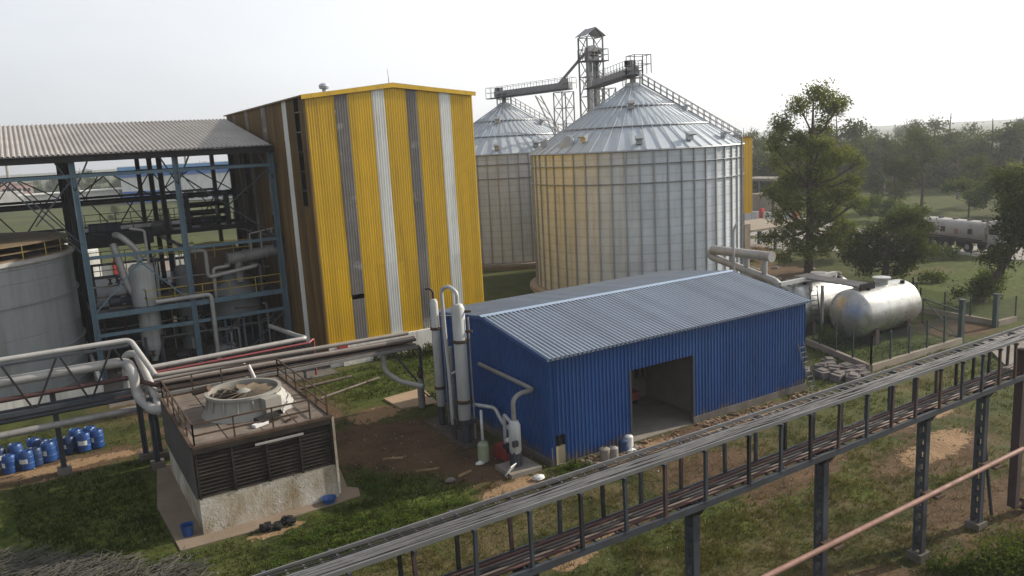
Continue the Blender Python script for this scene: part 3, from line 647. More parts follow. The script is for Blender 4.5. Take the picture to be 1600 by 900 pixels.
mb=MB(); mb.beam((74.3,112.3,27.5),(74.9,106.6,19),.16).beam((75.3,112.3,27.5),(76.2,106.6,19),.16)
for i in range(5):
    a=Vector((74.3,112.3,27.5)).lerp(Vector((74.9,106.6,19)),i/5); b_=Vector((75.3,112.3,27.5)).lerp(Vector((76.2,106.6,19)),(i+1)/5); mb.beam(a,b_,.09)
mb.build('strut',STEELH,tr)
c2,d2,s2=conveyor('shorter sloping conveyor gallery ending above the front silo',(76.6,99.2,27.5),(69.4,81.2,27.7))
c2.rotation_euler=(0,0,0)
MB().obox((69.9,82.9,29.4),(1.1,1.1,.8),.4).build('motor',STEELM,c2)
mb=MB().rail([(68.2,80.0,27.9),(70.6,79.6,27.9),(70.9,81.6,27.9),(68.6,82.1,27.9)],2.3,.05,1.,1,closed=True); mb.build('end_cage',TRAY,c2)
MB().tube([SC1+Vector((0,0,27.6)),SC1+Vector((0,0,26.6))],.4,10).build('chute',CASE,c2)
t2=thing('trestle','short lattice trestle under the sloping conveyor above the front silo','trestle',(75.5,95.5,0))
lattice(t2,[(74.4,94.6),(76.4,94.0),(76.9,96.2),(74.9,96.8)],0,27.2,2.4,.14,.08,STEELH)
# ------------------------------------------------------------------ yellow annex on stilts, canopy behind the silos
an=thing('elevator_housing','narrow yellow clad housing raised above the canopy behind the front silo','housing',(95,93,0))
MB().box((91,88.3,7.0),(98.9,98,18.9)).corr((91,88.28,0),(1,0,0),(0,0,1),(0,-1,0),7.9,7.0,18.9,.33,.08).build('cladding',YEL,an)
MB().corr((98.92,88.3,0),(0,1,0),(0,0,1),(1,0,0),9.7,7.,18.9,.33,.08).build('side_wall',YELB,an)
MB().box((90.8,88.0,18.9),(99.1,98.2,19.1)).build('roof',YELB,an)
MB().box((96.7,89.2,5.2),(98.2,91.,7.0)).build('hopper',STEELM,an)
MB().box((97.6,88.6,-.2),(98.9,89.9,5.15)).build('pillar',CONCL,an); MB().box((91.3,95,-.2),(92.5,96.2,7)).build('pillar',CONCL,an)
cn=thing('canopy','flat white concrete canopy on posts beside the yellow housing','canopy',(106,93,0))
MB().box((98.95,88.5,3.75),(113.5,99.5,4.1)).build('roof_slab',CONCL,cn)
for x,y in ((105.5,98.9),(109.5,96.2),(113,91.5),(113,98.9),(105.5,89.2)): MB().beam((x,y,-.2),(x,y,3.7),.35).build('post',STEELM,cn)
WF=thing('boundary_wall','low white boundary wall with red pillars behind the canopy','wall',(142,118,0))
MB().box((139,112,-.3),(139.4,170,2.0)).build('panel',WPAINT,WF)
for k in range(6): MB().box((138.7,112+k*9,-.3),(139.7,112.8+k*9,2.7)).build('pillar',REDP,WF)
mb=MB(); mb.box((146,124,0),(147,125,9.5)).box((143,120,9.5),(150,129,10))
gt_=thing('gate_shelter','grey flat-roofed gate shelter seen behind the yellow housing','shelter',(149,129,0))
MB().box((146,124,8.2),(153,135,8.8)).build('roof',CONC,gt_)
for x,y in ((146.6,124.6),(152.4,124.6),(146.6,134),(152.4,134)): MB().beam((x,y,-.2),(x,y,8.2),.5).build('post',STEELM,gt_)
MB().box((147.4,126,-.2),(151.8,133,5.0)).build('booth',CONCL,gt_)
# ------------------------------------------------------------------ steel frame structure
fr=thing('process_structure','open blue grey steel structure with a weathered sheet roof','structure',(9,92,0))
FX=(4.0,12.7,21.75); FY=(82.,92.5,100.,111.)
for j,y in enumerate(FY):
    for x in FX:
        MB().ibeam((x,y,-.2),(x,y,20.6+(3.5*min(1,(y-82)/18.) if j<3 else 1.6)),.42,.5,up=(1,0,0),t=.09).build('column',STEELB if j==0 else STEELD,fr)
for x in (-5.5,-14.):
    for y in (100.,111.): MB().ibeam((x,y,-.2),(x,y,23.5),.42,.5,up=(1,0,0),t=.09).build('column',STEELD,fr)
    MB().ibeam((x,82.,13.6),(x,82.,20.6),.3,.35,up=(1,0,0),t=.07).build('column',STEELB,fr)
def bm(p,q,w=.26,h=.34,m=STEELB,nm='beam'): return MB().beam(p,q,w,h).build(nm,m,fr)
for z,h in ((19.2,.3),(11.7,.3),(6.2,.5),(4.35,.32)): bm((4,82,z),(21.75,82,z),.22,h)
bm((-24,82,19.2),(4,82,19.2),.22,.3)
for y in FY[1:]:
    for z in (12.6,16.2): bm((-14,y,z),(21.75,y,z),.22,.3,STEELD)
for x in FX:
    for z in (19.2,11.7,6.1): bm((x,82,z),(x,111,z),.22,.3,STEELM)
bm((-24,81.6,20.75),(22.1,81.6,20.75),.3,.6,STEELD,'eave_beam')
bm((-24,100,24.1),(22.1,100,24.1),.3,.5,STEELD,'ridge_beam')
for x in (-14,-5.5,4,12.7,21.75): bm((x,81.4,20.6),(x,100,24.0),.2,.35,STEELD,'rafter'); bm((x,100,24.),(x,116,21.2),.2,.35,STEELD,'rafter')
mb=MB()
for x in FX:
    mb.beam((x,82,17.9),(x+1.3,82,20.5),.14); mb.beam((x,82,17.9),(x-1.3,82,20.5),.14)
    mb.beam((x,100,20),(x+1.4,100,23.6),.2); mb.beam((x,100,20),(x-1.4,100,23.6),.2)
mb.build('knee_brace',STEELM,fr)
def br(p,q,m=STEELM,w=.13): MB().beam(p,q,w).build('brace',m,fr)
br((12.7,82,19.),(21.6,82,11.8)); br((21.6,82,19.),(17,82,15.4)); br((4,82,6.4),(9.2,82,11.6),STEELB); br((12.6,82,6.4),(7.8,82,11.6),STEELB)
br((12.8,82,4.2),(17.2,82,.3)); br((21.6,82,4.2),(17.2,82,.3)); br((13,82,.3),(17.2,82,4.2))
for x0,x1 in ((-5.5,4),(4,12.7),(12.7,21.75)):
    br((x0,100,16.2),((x0+x1)/2,100,19.2),STEELD); br((x1,100,16.2),((x0+x1)/2,100,19.2),STEELD)
    br((x0,111,12.6),((x0+x1)/2,111,19.2),STEELD); br((x1,111,12.6),((x0+x1)/2,111,19.2),STEELD)
    br((x0,100,19.2),((x0+x1)/2,100,12.6),STEELD); br((x1,100,19.2),((x0+x1)/2,100,12.6),STEELD)
    bm((x0,100,19.2),(x1,100,19.2),.2,.24,STEELM)
br((-20,82,13),(-14,82,19.1)); br((-14,82,19.1),(-7,82,13.3)); br((-13.5,82,19.1),(-6.5,82,13.3)); br((-5.5,82,13.2),(-1.5,82,19.1)); br((-1.5,82,19.1),(3.8,82,12.2)); br((-1.,82,19.1),(3.9,82,13.)); br((4,82,19.1),(.5,82,15))
v=Vector((0,19.,3.55)); L=v.length; v.normalize(); mb=MB().corr((-30,81,21.1),(1,0,0),v,(0,-v.z,v.y),51.8,0,L,.42,.11)
mb.corr((-30,81,21.05),(1,0,0),v,(0,-v.z,v.y),51.8,0,L,30,0); mb.build('roof',ROOFOLD,fr)
v=Vector((0,-17.,3.2)); L=v.length; v.normalize(); MB().corr((-30,117,21.45),(1,0,0),v,(0,v.z,-v.y),51.8,0,L,.42,.11).build('roof',ROOFOLD,fr)
MB().box((4.2,92.5,12.25),(22.,111,12.5)).box((4.2,92.4,11.6),(11.2,92.5,13.0)).build('floor_plate',STEELD,fr)
MB().box((4.2,82.2,5.9),(21.6,86.6,6.02)).box((4.2,88.5,5.9),(21.6,111,6.02)).build('floor_plate',STEELM,fr)
for y in (92.4,111): MB().rail([(4.2,y,12.5),(21.5,y,12.5)],1.6,.05,1.8).build('handrail',STEELD,fr)
MB().rail([(8.6,82.1,6.4),(21.5,82.1,6.4)],1.6,.05,2.4).rail([(8.6,82.1,6.4),(8.6,86.5,6.4)],1.6,.05,1.6).build('handrail',YRAIL,fr); MB().rail([(14.2,86.6,10),(20,86.6,10)],1.5,.05,1.8).build('handrail',YRAIL,fr)
MB().box((4.1,110.9,0),(21.9,111.1,5.0)).build('back_wall',mat('dark_backdrop',(.045,.042,.04),.9),fr)  # wall added as a backdrop to keep the lower bays dark
# equipment standing in the structure
def vessel(name,label,cat,c,prof,m=SILVER,n=24,legs=None,group=None,extra=None):
    t=thing(name,label,cat,c,group); MB().lathe(prof,(c[0],c[1],c[2]),n).build('shell',m,t)
    zb=min(z for r,z in prof); rb=max(r for r,z in prof)
    if legs:
        for k in range(4):
            a=pi/4+k*pi/2; MB().beam((c[0]+rb*.8*cos(a),c[1]+rb*.8*sin(a),c[2]-.0),(c[0]+rb*.8*cos(a),c[1]+rb*.8*sin(a),c[2]+legs),.22).build('leg',STEELM,t)
    if extra: extra(t)
    return t
def ex1(t):
    MB().tube([(8.7,84.6,10.4),(8.7,84.6,11.7),(7.3,84.6,13.3),(7.0,86,13.3)],.3,10).tube([(9.5,84.6,10.4),(9.5,84.6,13.6),(8.2,84.6,13.9)],.14,8).build('outlet_pipe',PIPEW,t)
    MB().tube([(8.,84.8,7.2),(7.3,84.6,8.4),(6.9,84.6,10.8),(6.7,85.6,12.4)],.35,10).build('inlet_pipe',PIPEW,t)
vessel('separator_vessel','tall pale vertical vessel with a cone bottom in the steel structure','vessel',(8.9,84.6,0),[(.3,.6),(.36,.9),(1.0,2.2),(1.02,2.3),(1.02,6.2),(1.32,6.3),(1.32,10.0),(1.0,10.35),(.001,10.5)],VESSEL,legs=3.2,extra=ex1)
def ex2(t):
    for k in range(8):
        a=k*pi/4; MB().beam((17.7+2.4*cos(a),86.5+2.4*sin(a),0),(17.7+2.4*cos(a),86.5+2.4*sin(a),3.6),.2).build('leg',STEELB,t)
    MB().tube([(18.4,86,7.9),(18.4,86,9.5)],.5,12).build('nozzle',PIPEG,t)
vessel('cone_top_tank','grey cone topped tank on blue legs under the platform','tank',(17.7,86.5,0),[(.001,3.0),(2.4,3.6),(2.55,3.7),(2.55,5.6),(1.2,7.6),(.7,8.1),(.001,8.2)],TANKG,32,extra=ex2)
vessel('evaporator_drum','broad brown rusted drum on the upper platform of the structure','drum',(16.5,90,7.5),[(.001,-1.6),(2.8,-1.2),(2.9,-.9),(2.9,2.6),(2.3,3.4),(1.0,3.7),(.001,3.75)],mat('rust_brown_shell',(.115,.08,.06),.7,.1,.25,.6,stain=(.06,.045,.035),amt=.6),32)
vessel('mixing_tank','dark wide tank deep inside the structure','tank',(8.5,94,0),[(3.4,.05),(3.4,5.0),(2,5.5),(.001,5.6)],mat('dark_tank',(.04,.041,.043),.6,.1,.2,.5),28)
vessel('storage_drum','dark grey vertical tank behind the cone topped tank','tank',(18.3,97.5,0),[(2.9,.05),(2.9,9.2),(2,9.9),(.001,10)],MATS['dark_tank'],28)
vessel('column_vessel','slim dark column vessel standing behind the pale vessel','vessel',(13.2,90,0),[(.8,.05),(.8,8.6),(.5,9.1),(.001,9.2)],TANKG,18)
ed=thing('exhaust_duct','large grey horizontal duct with flanges entering the yellow building','duct',(20,84.3,9.4))
MB().tube([(16.9,84.3,9.85),(23.,84.3,10.35)],.62,16).build('shell',PIPEG,ed)
mb=MB()
for x in (16.9,18.6,20.9,22.0): z=9.85+.5*(x-16.9)/6.1; mb.tube([(x-.06,84.3,z),(x+.06,84.3,z)],.74,16)
mb.build('flange',PIPEG,ed); MB().tube([(17.9,84.3,9.6),(17.9,84.3,7.4)],.42,12).build('drop_leg',PIPEG,ed)
MB().rail([(19.2,83.7,10.4),(22.6,83.7,10.9)],1.9,.07,1.3,0).build('pipe_support',PIPEW,ed)
bl=thing('blower','dark fan unit with stub stack on the end of the grey duct','blower',(22.1,83.4,10.6))
MB().lathe([(.5,0),(.75,.3),(.75,1.3),(.4,1.5),(.35,2.4)],(22.05,83.4,10.7),16).build('housing',STEELM,bl); MB().lathe([(.4,0),(.42,.9)],(22.05,83.4,13.1),14).build('stack',STEELD,bl)
def pipe(name,label,pts,r,m,n=10,cat='pipe',group=None,flanges=(),fm=None,fillet=2.2):
    t=thing(name,label,cat,pts[0],group); MB().tube(pts,r,n,fillet).build('run',m,t)
    for a,b_ in flanges: MB().tube([a,b_],r*1.5,n).build('flange',fm or m,t)
    return t
pipe('transfer_pipe','pale pipe along the platform edge bending down past the middle column',[(9.3,81.6,6.9),(14.4,81.6,6.95),(14.4,81.6,.3)],.22,PIPEW)
pipe('overhead_pipe','pale pipe under the upper beam beside the brown drum',[(13.2,83,11.2),(14.6,83,11.2),(14.6,83.2,8.4),(19.5,83.2,9.0),(19.5,86,9.0)],.2,PIPEW)
pipe('rising_pipe','white pipe rising in front of the brown drum',[(15.2,83.4,6.),(15.2,83.4,9.2),(16.8,83.4,9.3),(16.8,84.8,9.3)],.17,PIPEW)
rng=random.Random(5)
for k,(x,y,z) in enumerate(((6.2,84.,.1),(11.5,83.6,.1),(15.2,83.4,.1),(6.4,86,6.1),(11.3,90.4,6.1),(12.3,95,12.5),(17.5,95,12.5))):
    wh=['beside the left column','under the pale pipe bend','beneath the cone topped tank','on the platform behind the left column','beside the slim column vessel','on the upper floor at mid span','on the upper floor near the yellow building'][k]
    t=thing('pump','grey motor driven pump '+wh,'pump',(x,y,z),'process pumps')
    MB().lathe([(.001,-.8),(.45,-.75),(.5,-.6),(.5,.3),(.3,.4),(.3,.75),(.55,.8),(.55,1.2),(.001,1.25)],(x,y,z+.75),12,axis='X').build('body',(STEELM,STEELD,TANKG)[k%3],t)
    MB().box((x-.9,y-.45,z),(x+1.3,y+.45,z+.22)).build('baseplate',CONCD,t)
    MB().tube([(x+1.,y,z+1.2),(x+1.,y,z+2.4)],.16,8).build('nozzle',PIPEG,t)
rng=random.Random(17)
pn=thing('pipe_network','tangle of small pipes and valves filling the lower steel structure','pipework',(12,88,0))
for k in range(26):
    x=rng.uniform(4.6,21.4); y=rng.uniform(83,91); z0=rng.choice((.2,.2,6.1)); z1=z0+rng.uniform(2,5.2); r=rng.uniform(.06,.13); dx=rng.uniform(-2.5,2.5); x2=min(21.4,max(4.5,x+dx))
    MB().tube([(x,y,z0),(x,y,z1),(x2,y,z1+.1),(x2,y+rng.uniform(-1,1.5),z1+.1)],r,7).build('pipe',rng.choice((PIPEG,PIPEB,PIPEW,STEELM,PIPEM)),pn)
for k in range(14):
    x=rng.uniform(4.6,21); y=rng.uniform(82.6,89); z=rng.choice((1.2,3.2,7.2,8.6)); MB().lathe([(.12,0),(.24,.05),(.24,.12),(.1,.2),(.1,.5),(.28,.52),(.28,.57),(.001,.58)],(x,y,z),10).build('valve',rng.choice((STEELM,PIPEM,RUST)),pn)
for z in (1.6,2.6,3.5,7.4,8.4):
    y=rng.uniform(84,90); MB().tube([(4.4,y,z),(21.5,y,z)],.09,7).build('pipe',rng.choice((PIPEG,PIPEB,STEELM)),pn)
for k,(x0,x1,y,z) in enumerate(((4.3,8.,90.5,8.6),(5,12,96,9.3),(10.8,15.,91.5,9.6))):
    wp_=thing('access_platform',['small dark access platform behind the left column','long dark access platform deep in the structure','dark access platform beside the brown drum'][k],'platform',(x0,y,z)); MB().box((x0,y,z),(x1,y+1.5,z+.12)).build('deck',STEELM,wp_); MB().rail([(x0,y,z+.12),(x1,y,z+.12)],1.4,.045,1.2,1).build('railing',(STEELM,STEELD,YRAIL)[k],wp_)
    for x in (x0+.2,x1-.2): MB().beam((x,y+.7,.1),(x,y+.7,z),.16).build('leg',STEELM,wp_)
cm=thing('control_cabinet','dark blue control cabinet on the upper floor edge','cabinet',(7.5,93,12.5)); MB().box((5.2,92.7,12.5),(8.2,93.6,14.1)).build('body',mat('navy_cabinet',(.012,.018,.05),.5),cm); MB().box((5.4,92.66,12.7),(6.7,92.7,13.95)).build('door',STEELM,cm)
hx=thing('heat_exchanger','dark pipe stack exchanger standing on the upper floor at the right','exchanger',(18,97,12.5))
for i in range(3): MB().tube([(15.2,97,13.2+i*.9),(20.2,97,13.2+i*.9)],.32,10).build('shell_tube',STEELD,hx)
for x in (15.4,19.8): MB().box((x,96.5,12.5),(x+.5,97.5,16.2)).build('end_block',STEELM,hx)
# ------------------------------------------------------------------ grey tank with bund
TC=(-8.75,87.6); TR=11.9; TH=12.45
tk=thing('storage_tank','large pale grey cylindrical tank with yellow rim posts','tank',(TC[0],TC[1],0))
prof=[(TR+.25,-.2),(TR+.25,.7),(TR,.75)]
z=.75
for zb in (2.4,4.1,5.9,8.7,10.6): prof += [(TR,zb-.06),(TR-.05,zb),(TR,zb+.02)]
prof += [(TR,TH-.7),(TR+.06,TH-.66),(TR+.06,TH-.1),(TR-.1,TH)]
mb=MB()
mb.lathe(prof,(TC[0],TC[1],0),120)
mb.build('shell',TANKG,tk)
for zb in (8.75,4.15,2.45): MB().lathe([(TR+.02,zb-.1),(TR+.22,zb-.06),(TR+.22,zb+.06),(TR+.02,zb+.1)],(TC[0],TC[1],0),96).build('stiffening_ring',TANKG,tk)
MB().lathe([(TR+.16,TH-.42),(TR+.28,TH-.3),(TR+.28,TH-.1),(TR+.02,TH+.02)],(TC[0],TC[1],0),96).build('rim',PIPEW,tk)
MB().lathe([(TR,TH-.02),(7,TH+1.0),(.6,TH+1.9),(.001,TH+1.92)],(TC[0],TC[1],0),64,smooth=False).build('roof',TANKR,tk)
mb=MB()
for k in range(24):
    a=2*pi*k/24; mb.beam((TC[0]+(TR-.2)*cos(a),TC[1]+(TR-.2)*sin(a),TH+.08),(TC[0]+7*cos(a),TC[1]+7*sin(a),TH+1.06),.25,.14); mb.beam((TC[0]+7*cos(a),TC[1]+7*sin(a),TH+1.06),(TC[0]+.8*cos(a),TC[1]+.8*sin(a),TH+1.9),.25,.14)
mb.build('roof_ribs',mat('roof_rib_dark',(.06,.052,.05),.8),tk)
for k in range(28):
    a=2*pi*(k+.3)/28; MB().beam((TC[0]+(TR-.1)*cos(a),TC[1]+(TR-.1)*sin(a),TH),(TC[0]+(TR-.1)*cos(a),TC[1]+(TR-.1)*sin(a),TH+1.25),.07).build('rim_post',YRAIL,tk)
mb=MB(); 
for h in (.65,1.25): mb.lathe([(TR-.13,TH+h-.03),(TR-.07,TH+h),(TR-.13,TH+h+.03)],(TC[0],TC[1],0),72)
mb.build('rim_rail',mat('tan_rail',(.17,.125,.07),.7),tk)
MB().lathe([(TR-.2,TH+.0),(TR-.08,TH+.03),(TR-.08,TH+.1),(TR-.2,TH+.12)],(TC[0],TC[1],0),72).build('toe_board',MATS['tan_rail'],tk)
bw=thing('bund_wall','low white bund wall with a rounded corner below the grey tank','wall',(-10,75.5,0))
pts=[(-30,75.2),(2.2,75.2)]+[(2.2+1.4*sin(a),76.6-1.4*cos(a)) for a in [pi/2*k/6 for k in range(1,7)]]+[(3.6,95)]
mb=MB()
for (a,b_),(c,d) in zip(pts,pts[1:]):
    nrm=Vector((d-b_,a-c,0)).normalized()*-.3; mb.add([(a,b_,-.2),(c,d,-.2),(c,d,1.55),(a,b_,1.55),(a+nrm.x,b_+nrm.y,-.2),(c+nrm.x,d+nrm.y,-.2),(c+nrm.x,d+nrm.y,1.55),(a+nrm.x,b_+nrm.y,1.55)],[(0,1,2,3),(3,2,6,7),(7,6,5,4)])
mb.build('coping',WPAINT,bw)
# dark low building behind the tank
db=thing('dark_shed','dark green lean-to building behind the grey tank','shed',(-12,122,0))
MB().box((-32,116,0),(1.5,126,10.6)).build('wall',mat('dark_green_wall',(.028,.036,.030),.8,0,.3,.4),db)
MB().add([(-33,115.5,11.9),(2,115.5,10.2),(2,127,10.6),(-33,127,12.3),(-33,115.5,12.1),(2,115.5,10.4),(2,127,10.8),(-33,127,12.5)],[(0,3,2,1),(4,5,6,7),(0,1,5,4),(1,2,6,5)]).build('roof',mat('dark_roof',(.06,.05,.048),.8),db)
MB().rail([(-30,116,12),(1.5,116,10.4)],1.3,.05,2.).build('railing',STEELD,db)
for k,(x,y,zh) in enumerate(((6.5,124,10.5),(9,131,9.2))):
    vessel('dome_tank',['pale dome topped tank behind the dark lean-to','smaller pale dome topped tank farther behind the lean-to'][k],'tank',(x-4,y,0),[(3.2,0),(3.2,zh-1.2),(2.4,zh-.3),(.001,zh)],VESSEL,24)
# ------------------------------------------------------------------ left pipe bridge
pb=thing('pipe_bridge','long pipe bridge on steel posts carrying white and brown pipes past the cooling tower','pipe bridge',(5,58.5,0))
YB,YC=58.5,55.6
def run(nm,pts,r,m,n=10): MB().tube(pts,r,n).build(nm,m,pb)
run('white_pipe',[(-16,YB,8.28),(4.75,YB,8.28),(5.75,YC+.35,6.15)],.18,PIPEW); run('grey_pipe',[(5.6,YC+.6,6.3),(5.8,YC+.35,6.12),(24.0,YC+.35,5.86)],.16,mat('tan_grey_pipe',(.25,.225,.20),.55,.1,.15,1.))
run('insulated_pipe',[(-16,YB,6.85),(4.3,YB,6.85),(4.5,YB-1.6,6.6),(4.6,YB-1.7,4.6),(5.2,YB-3.9,4.2),(5.9,YB-4.3,4.2),(6.2,YB-2.9,4.3)],.33,PIPEW,14)
run('maroon_pipe',[(-16,YB-.3,5.75),(4.4,YB-.3,5.75),(5.6,YC+.1,5.55),(24.4,YC+.1,5.45)],.16,PIPEM)
run('bypass_pipe',[(4.2,YB,5.),(4.3,YB+.2,7.25),(5.,YB-.2,7.35),(5.5,YC+.6,5.2),(5.6,YC-1.4,3.9)],.25,PIPEW,12)
for k,(dy,dz,r,m) in enumerate(((-.1,5.62,.11,PIPEB),(-.35,5.62,.12,PIPEG),(-.62,5.6,.13,PIPEB),(.1,5.18,.12,PIPEM),(-.25,5.16,.1,PIPEG),(-.55,5.15,.12,PIPEB))):
    run('small_pipe',[(5.9,YC+dy,dz+.2),(24.2,YC+dy,dz-.12)],r,m,8)
for k,(dy,z,r,m) in enumerate(((-.3,4.35,.12,STEELM),(0,4.2,.1,STEELD),(.3,4.3,.12,PIPEM),(-.5,3.55,.24,PIPEG))): run('lower_pipe',[(-16,YB+dy,z),(5.2,YB+dy,z)],r,m,8)
mb=MB().beam((-16,YB-.4,4.75),(5.2,YB-.4,4.75),.2,.3); mb.beam((-16,YB+.4,4.75),(5.2,YB+.4,4.75),.2,.3); mb.build('bottom_chord',STEELM,pb)
MB().beam((-16,YB-.4,8.),(4.6,YB-.4,8.),.14,.16).build('top_chord',STEELM,pb)
MB().beam((5.6,YC-.7,5.02),(24.4,YC-.7,4.95),.18,.22).beam((5.6,YC+.5,5.02),(24.4,YC+.5,4.95),.18,.22).build('carrier_beam',PIPEG,pb)
for k in range(6):
    x=-14+k*3.2; MB().beam((x,YB-.4,4.85),(x+1.5,YB-.4,7.95),.12).build('brace',STEELD,pb); MB().beam((x+1.7,YB-.4,7.95),(x+3.0,YB-.4,4.85),.12).build('brace',STEELD,pb)
def post(x,y,z,m=STEELM):
    p=MB().ibeam((x,y,0),(x,y,z),.34,.34,up=(1,0,0),t=.07).build('post',m,pb)
    MB().box((x-.42,y-.42,-.3),(x+.42,y+.42,.45)).build('footing',CONCD,pb)
for x,y,z in ((-.25,58.45,5.6),(-9.5,58.45,5.6),(4.65,57.6,6.4),(5.5,57.2,6.2),(5.1,55.4,4.9)): post(x,y,z)
MB().beam((24.3,54.6,0),(24.3,54.6,4.95),.2).build('post',STEELM,pb); MB().beam((24.3,54.8,1.8),(22.3,55.6,4.85),.14).build('knee_brace',STEELM,pb)
MB().tube([(21.6,55.4,5.1),(21.6,55.4,3.4),(22.4,54.6,2.6),(23.5,52.6,2.4)],.2,8).build('drop_pipe',PIPEW,pb)
rp=thing('steam_line','white insulated pipe with a red pipe below running to the yellow building','pipe',(12,69.4,0))
MB().tube([(6.2,68.4,3.75),(19.6,68.4,3.95),(19.2,70,3.95),(18.4,76,3.95)],.21,12).build('insulated_run',PIPEW,rp)
MB().tube([(6.2,68.1,3.35),(19.7,68.1,3.55),(20.3,68.6,3.75),(20.3,68.9,.3)],.1,8).build('red_run',PIPER,rp)
MB().tube([(6.4,68.2,2.7),(14,68.2,2.85),(14,68.2,.2)],.15,8).build('grey_run',PIPEG,rp)
for x in (8,14.6,19.2): MB().beam((x,68.6,-.1),(x,68.6,3.6),.2).build('post',STEELM,rp)
# ------------------------------------------------------------------ cooling tower
cx0,cx1,cy0,cy1,cz0,cz1=5.7,13.35,43.15,54.1,2.12,5.0
ct=thing('cooling_tower','square cooling tower with black louvres on a stained white concrete plinth','cooling tower',((cx0+cx1)/2,(cy0+cy1)/2,0))
mb=MB(); mb.box((cx0+.02,cy0+.02,-.4),(cx1-.02,cy1-.02,cz0)); 
mb.build('plinth',STAINW,ct)
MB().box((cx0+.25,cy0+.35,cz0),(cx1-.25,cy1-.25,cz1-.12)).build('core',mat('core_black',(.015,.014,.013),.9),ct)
mb=MB(); ns=13; nb=4
for j in range(ns):
    z=cz0+.08+(cz1-cz0-.42)*j/(ns-1)
    for i in range(nb):
        xa=cx0+.15+(cx1-cx0-.3)*i/nb; xb=xa+(cx1-cx0-.3)/nb-.05; dz=random.uniform(-.02,.02)
        mb.add([(xa,cy0-.02,z-.02+dz),(xb,cy0-.02,z-.02),(xb,cy0+.26,z+.2),(xa,cy0+.26,z+.2+dz),(xa,cy0-.0,z-.06+dz),(xb,cy0-.0,z-.06),(xb,cy0+.28,z+.16),(xa,cy0+.28,z+.16+dz)],[(0,1,2,3),(7,6,5,4),(0,4,5,1)])
mb.build('louvre_slats',LOUV,ct)
for i in range(nb+1):
    x=cx0+.1+(cx1-cx0-.2)*i/nb; MB().box((x-.06,cy0-.05,cz0-.02),(x+.06,cy0+.05,cz1-.25)).build('louvre_frame',LOUV,ct)
MB().box((cx1-.04,cy0-.1,.3),(cx1+.1,cy0+.04,cz1)).build('corner_post',STAINW,ct)
MB().box((cx0-.04,cy0-.08,cz1-.36),(cx1+.02,cy0+.03,cz1-.05)).build('fascia',LOUV,ct)
MB().box((8.9,cy0-.14,cz1-.62),(11.6,cy0-.09,cz1-.5)).build('loose_strip',PIPEW,ct)
MB().corr((cx0,cy0+.05,0),(0,1,0),(0,0,1),(-1,0,0),cy1-cy0-.05,cz0-.05,cz1-.08,.30,.10).build('casing',LOUVS,ct)
MB().corr((cx1,cy0+.05,0),(0,1,0),(0,0,1),(1,0,0),cy1-cy0-.05,cz0-.05,cz1-.08,.30,.10).build('casing',LOUVS,ct)
MB().box((cx0,cy1-.2,cz0),(cx1,cy1-.02,cz1-.1)).build('casing',LOUVS,ct)
mb=MB()
for i in range(6):
    for j in range(4):
        xa=cx0+(cx1-cx0)*j/4; ya=cy0+(cy1-cy0)*i/6; mb.box((xa+.03,ya+.03,cz1-.1),(xa+(cx1-cx0)/4-.03,ya+(cy1-cy0)/6-.03,cz1+.0+random.uniform(-.015,.015)))
mb.build('deck',DECK,ct)
mb=MB()
for a,b_ in (((cx0,cy0),(cx1,cy0)),((cx1,cy0),(cx1,cy1)),((cx1,cy1),(cx0,cy1)),((cx0,cy1),(cx0,cy0))): mb.beam((a[0],a[1],cz1+.02),(b_[0],b_[1],cz1+.02),.2,.16)
mb.build('deck_edge',RUST,ct)
for p,q in (((cx0+.15,cy0+.15),(cx1-1.2,cy0+.15)),((cx1-.1,cy0+.4),(cx1-.1,cy1-.1)),((cx1-.1,cy1-.1),(cx0+.1,cy1-.1)),((cx0+.1,cy1-.1),(cx0+.15,cy0+.15))):
    MB().rail([(p[0],p[1],cz1),(q[0],q[1],cz1)],1.25,.05,2.0,1).build('railing',RUST,ct)
SX,SY=9.65,48.1
MB().lathe([(2.55,cz1),(2.2,cz1+.45),(2.1,cz1+.9),(2.1,cz1+1.1),(2.22,cz1+1.14),(2.22,cz1+1.3),(2.02,cz1+1.3),(2.0,cz1+.9),(2.1,cz1+.4),(2.4,cz1+.02)],(SX,SY,0),48).build('fan_stack',FRP,ct)
for k in range(16): a=2*pi*k/16; MB().beam((SX+2.24*cos(a),SY+2.24*sin(a),cz1+.42),(SX+2.14*cos(a),SY+2.14*sin(a),cz1+1.1),.10).build('stack_rib',FRP,ct)
hub=MB().lathe([(.35,cz1+.75),(.42,cz1+1.15),(.2,cz1+1.3),(.001,cz1+1.32)],(SX,SY,0),14).build('fan_hub',FRP,ct)
fanm=mat('fan_blade_dusty',(.13,.10,.068),.7,0,.2,1.)
for k in range(11):
    a=2*pi*k/11+.3; e=Vector((cos(a),sin(a),0)); s_=Vector((-sin(a),cos(a),0)); mb=MB(); c=Vector((SX,SY,cz1+1.08)); P=[]
    for r_,w_,tw in ((.35,.16,.5),(.8,.34,.4),(1.9,.26,.2)):
        P += [c+e*r_-s_*w_+Vector((0,0,-tw*w_)),c+e*r_+s_*w_+Vector((0,0,tw*w_))]
    mb.add(P+[p-Vector((0,0,.04)) for p in P],[(0,2,3,1),(2,4,5,3),(7,9,8,6),(9,11,10,8),(0,6,8,2),(2,8,10,4),(1,3,9,7),(3,5,11,9)]); mb.build('fan_blade',fanm,hub)
MB().beam((SX-2.0,SY,cz1+.35),(SX+2.0,SY,cz1+.35),.2,.25).beam((SX,SY-2.0,cz1+.35),(SX,SY+2.0,cz1+.35),.2,.25).build('fan_support',RUST,ct)
MB().obox((SX+1.0,SY-2.35,cz1+.75),(1.0,.6,.8),.25).build('motor_box',FRP,ct)
mb=MB(); rng=random.Random(2)
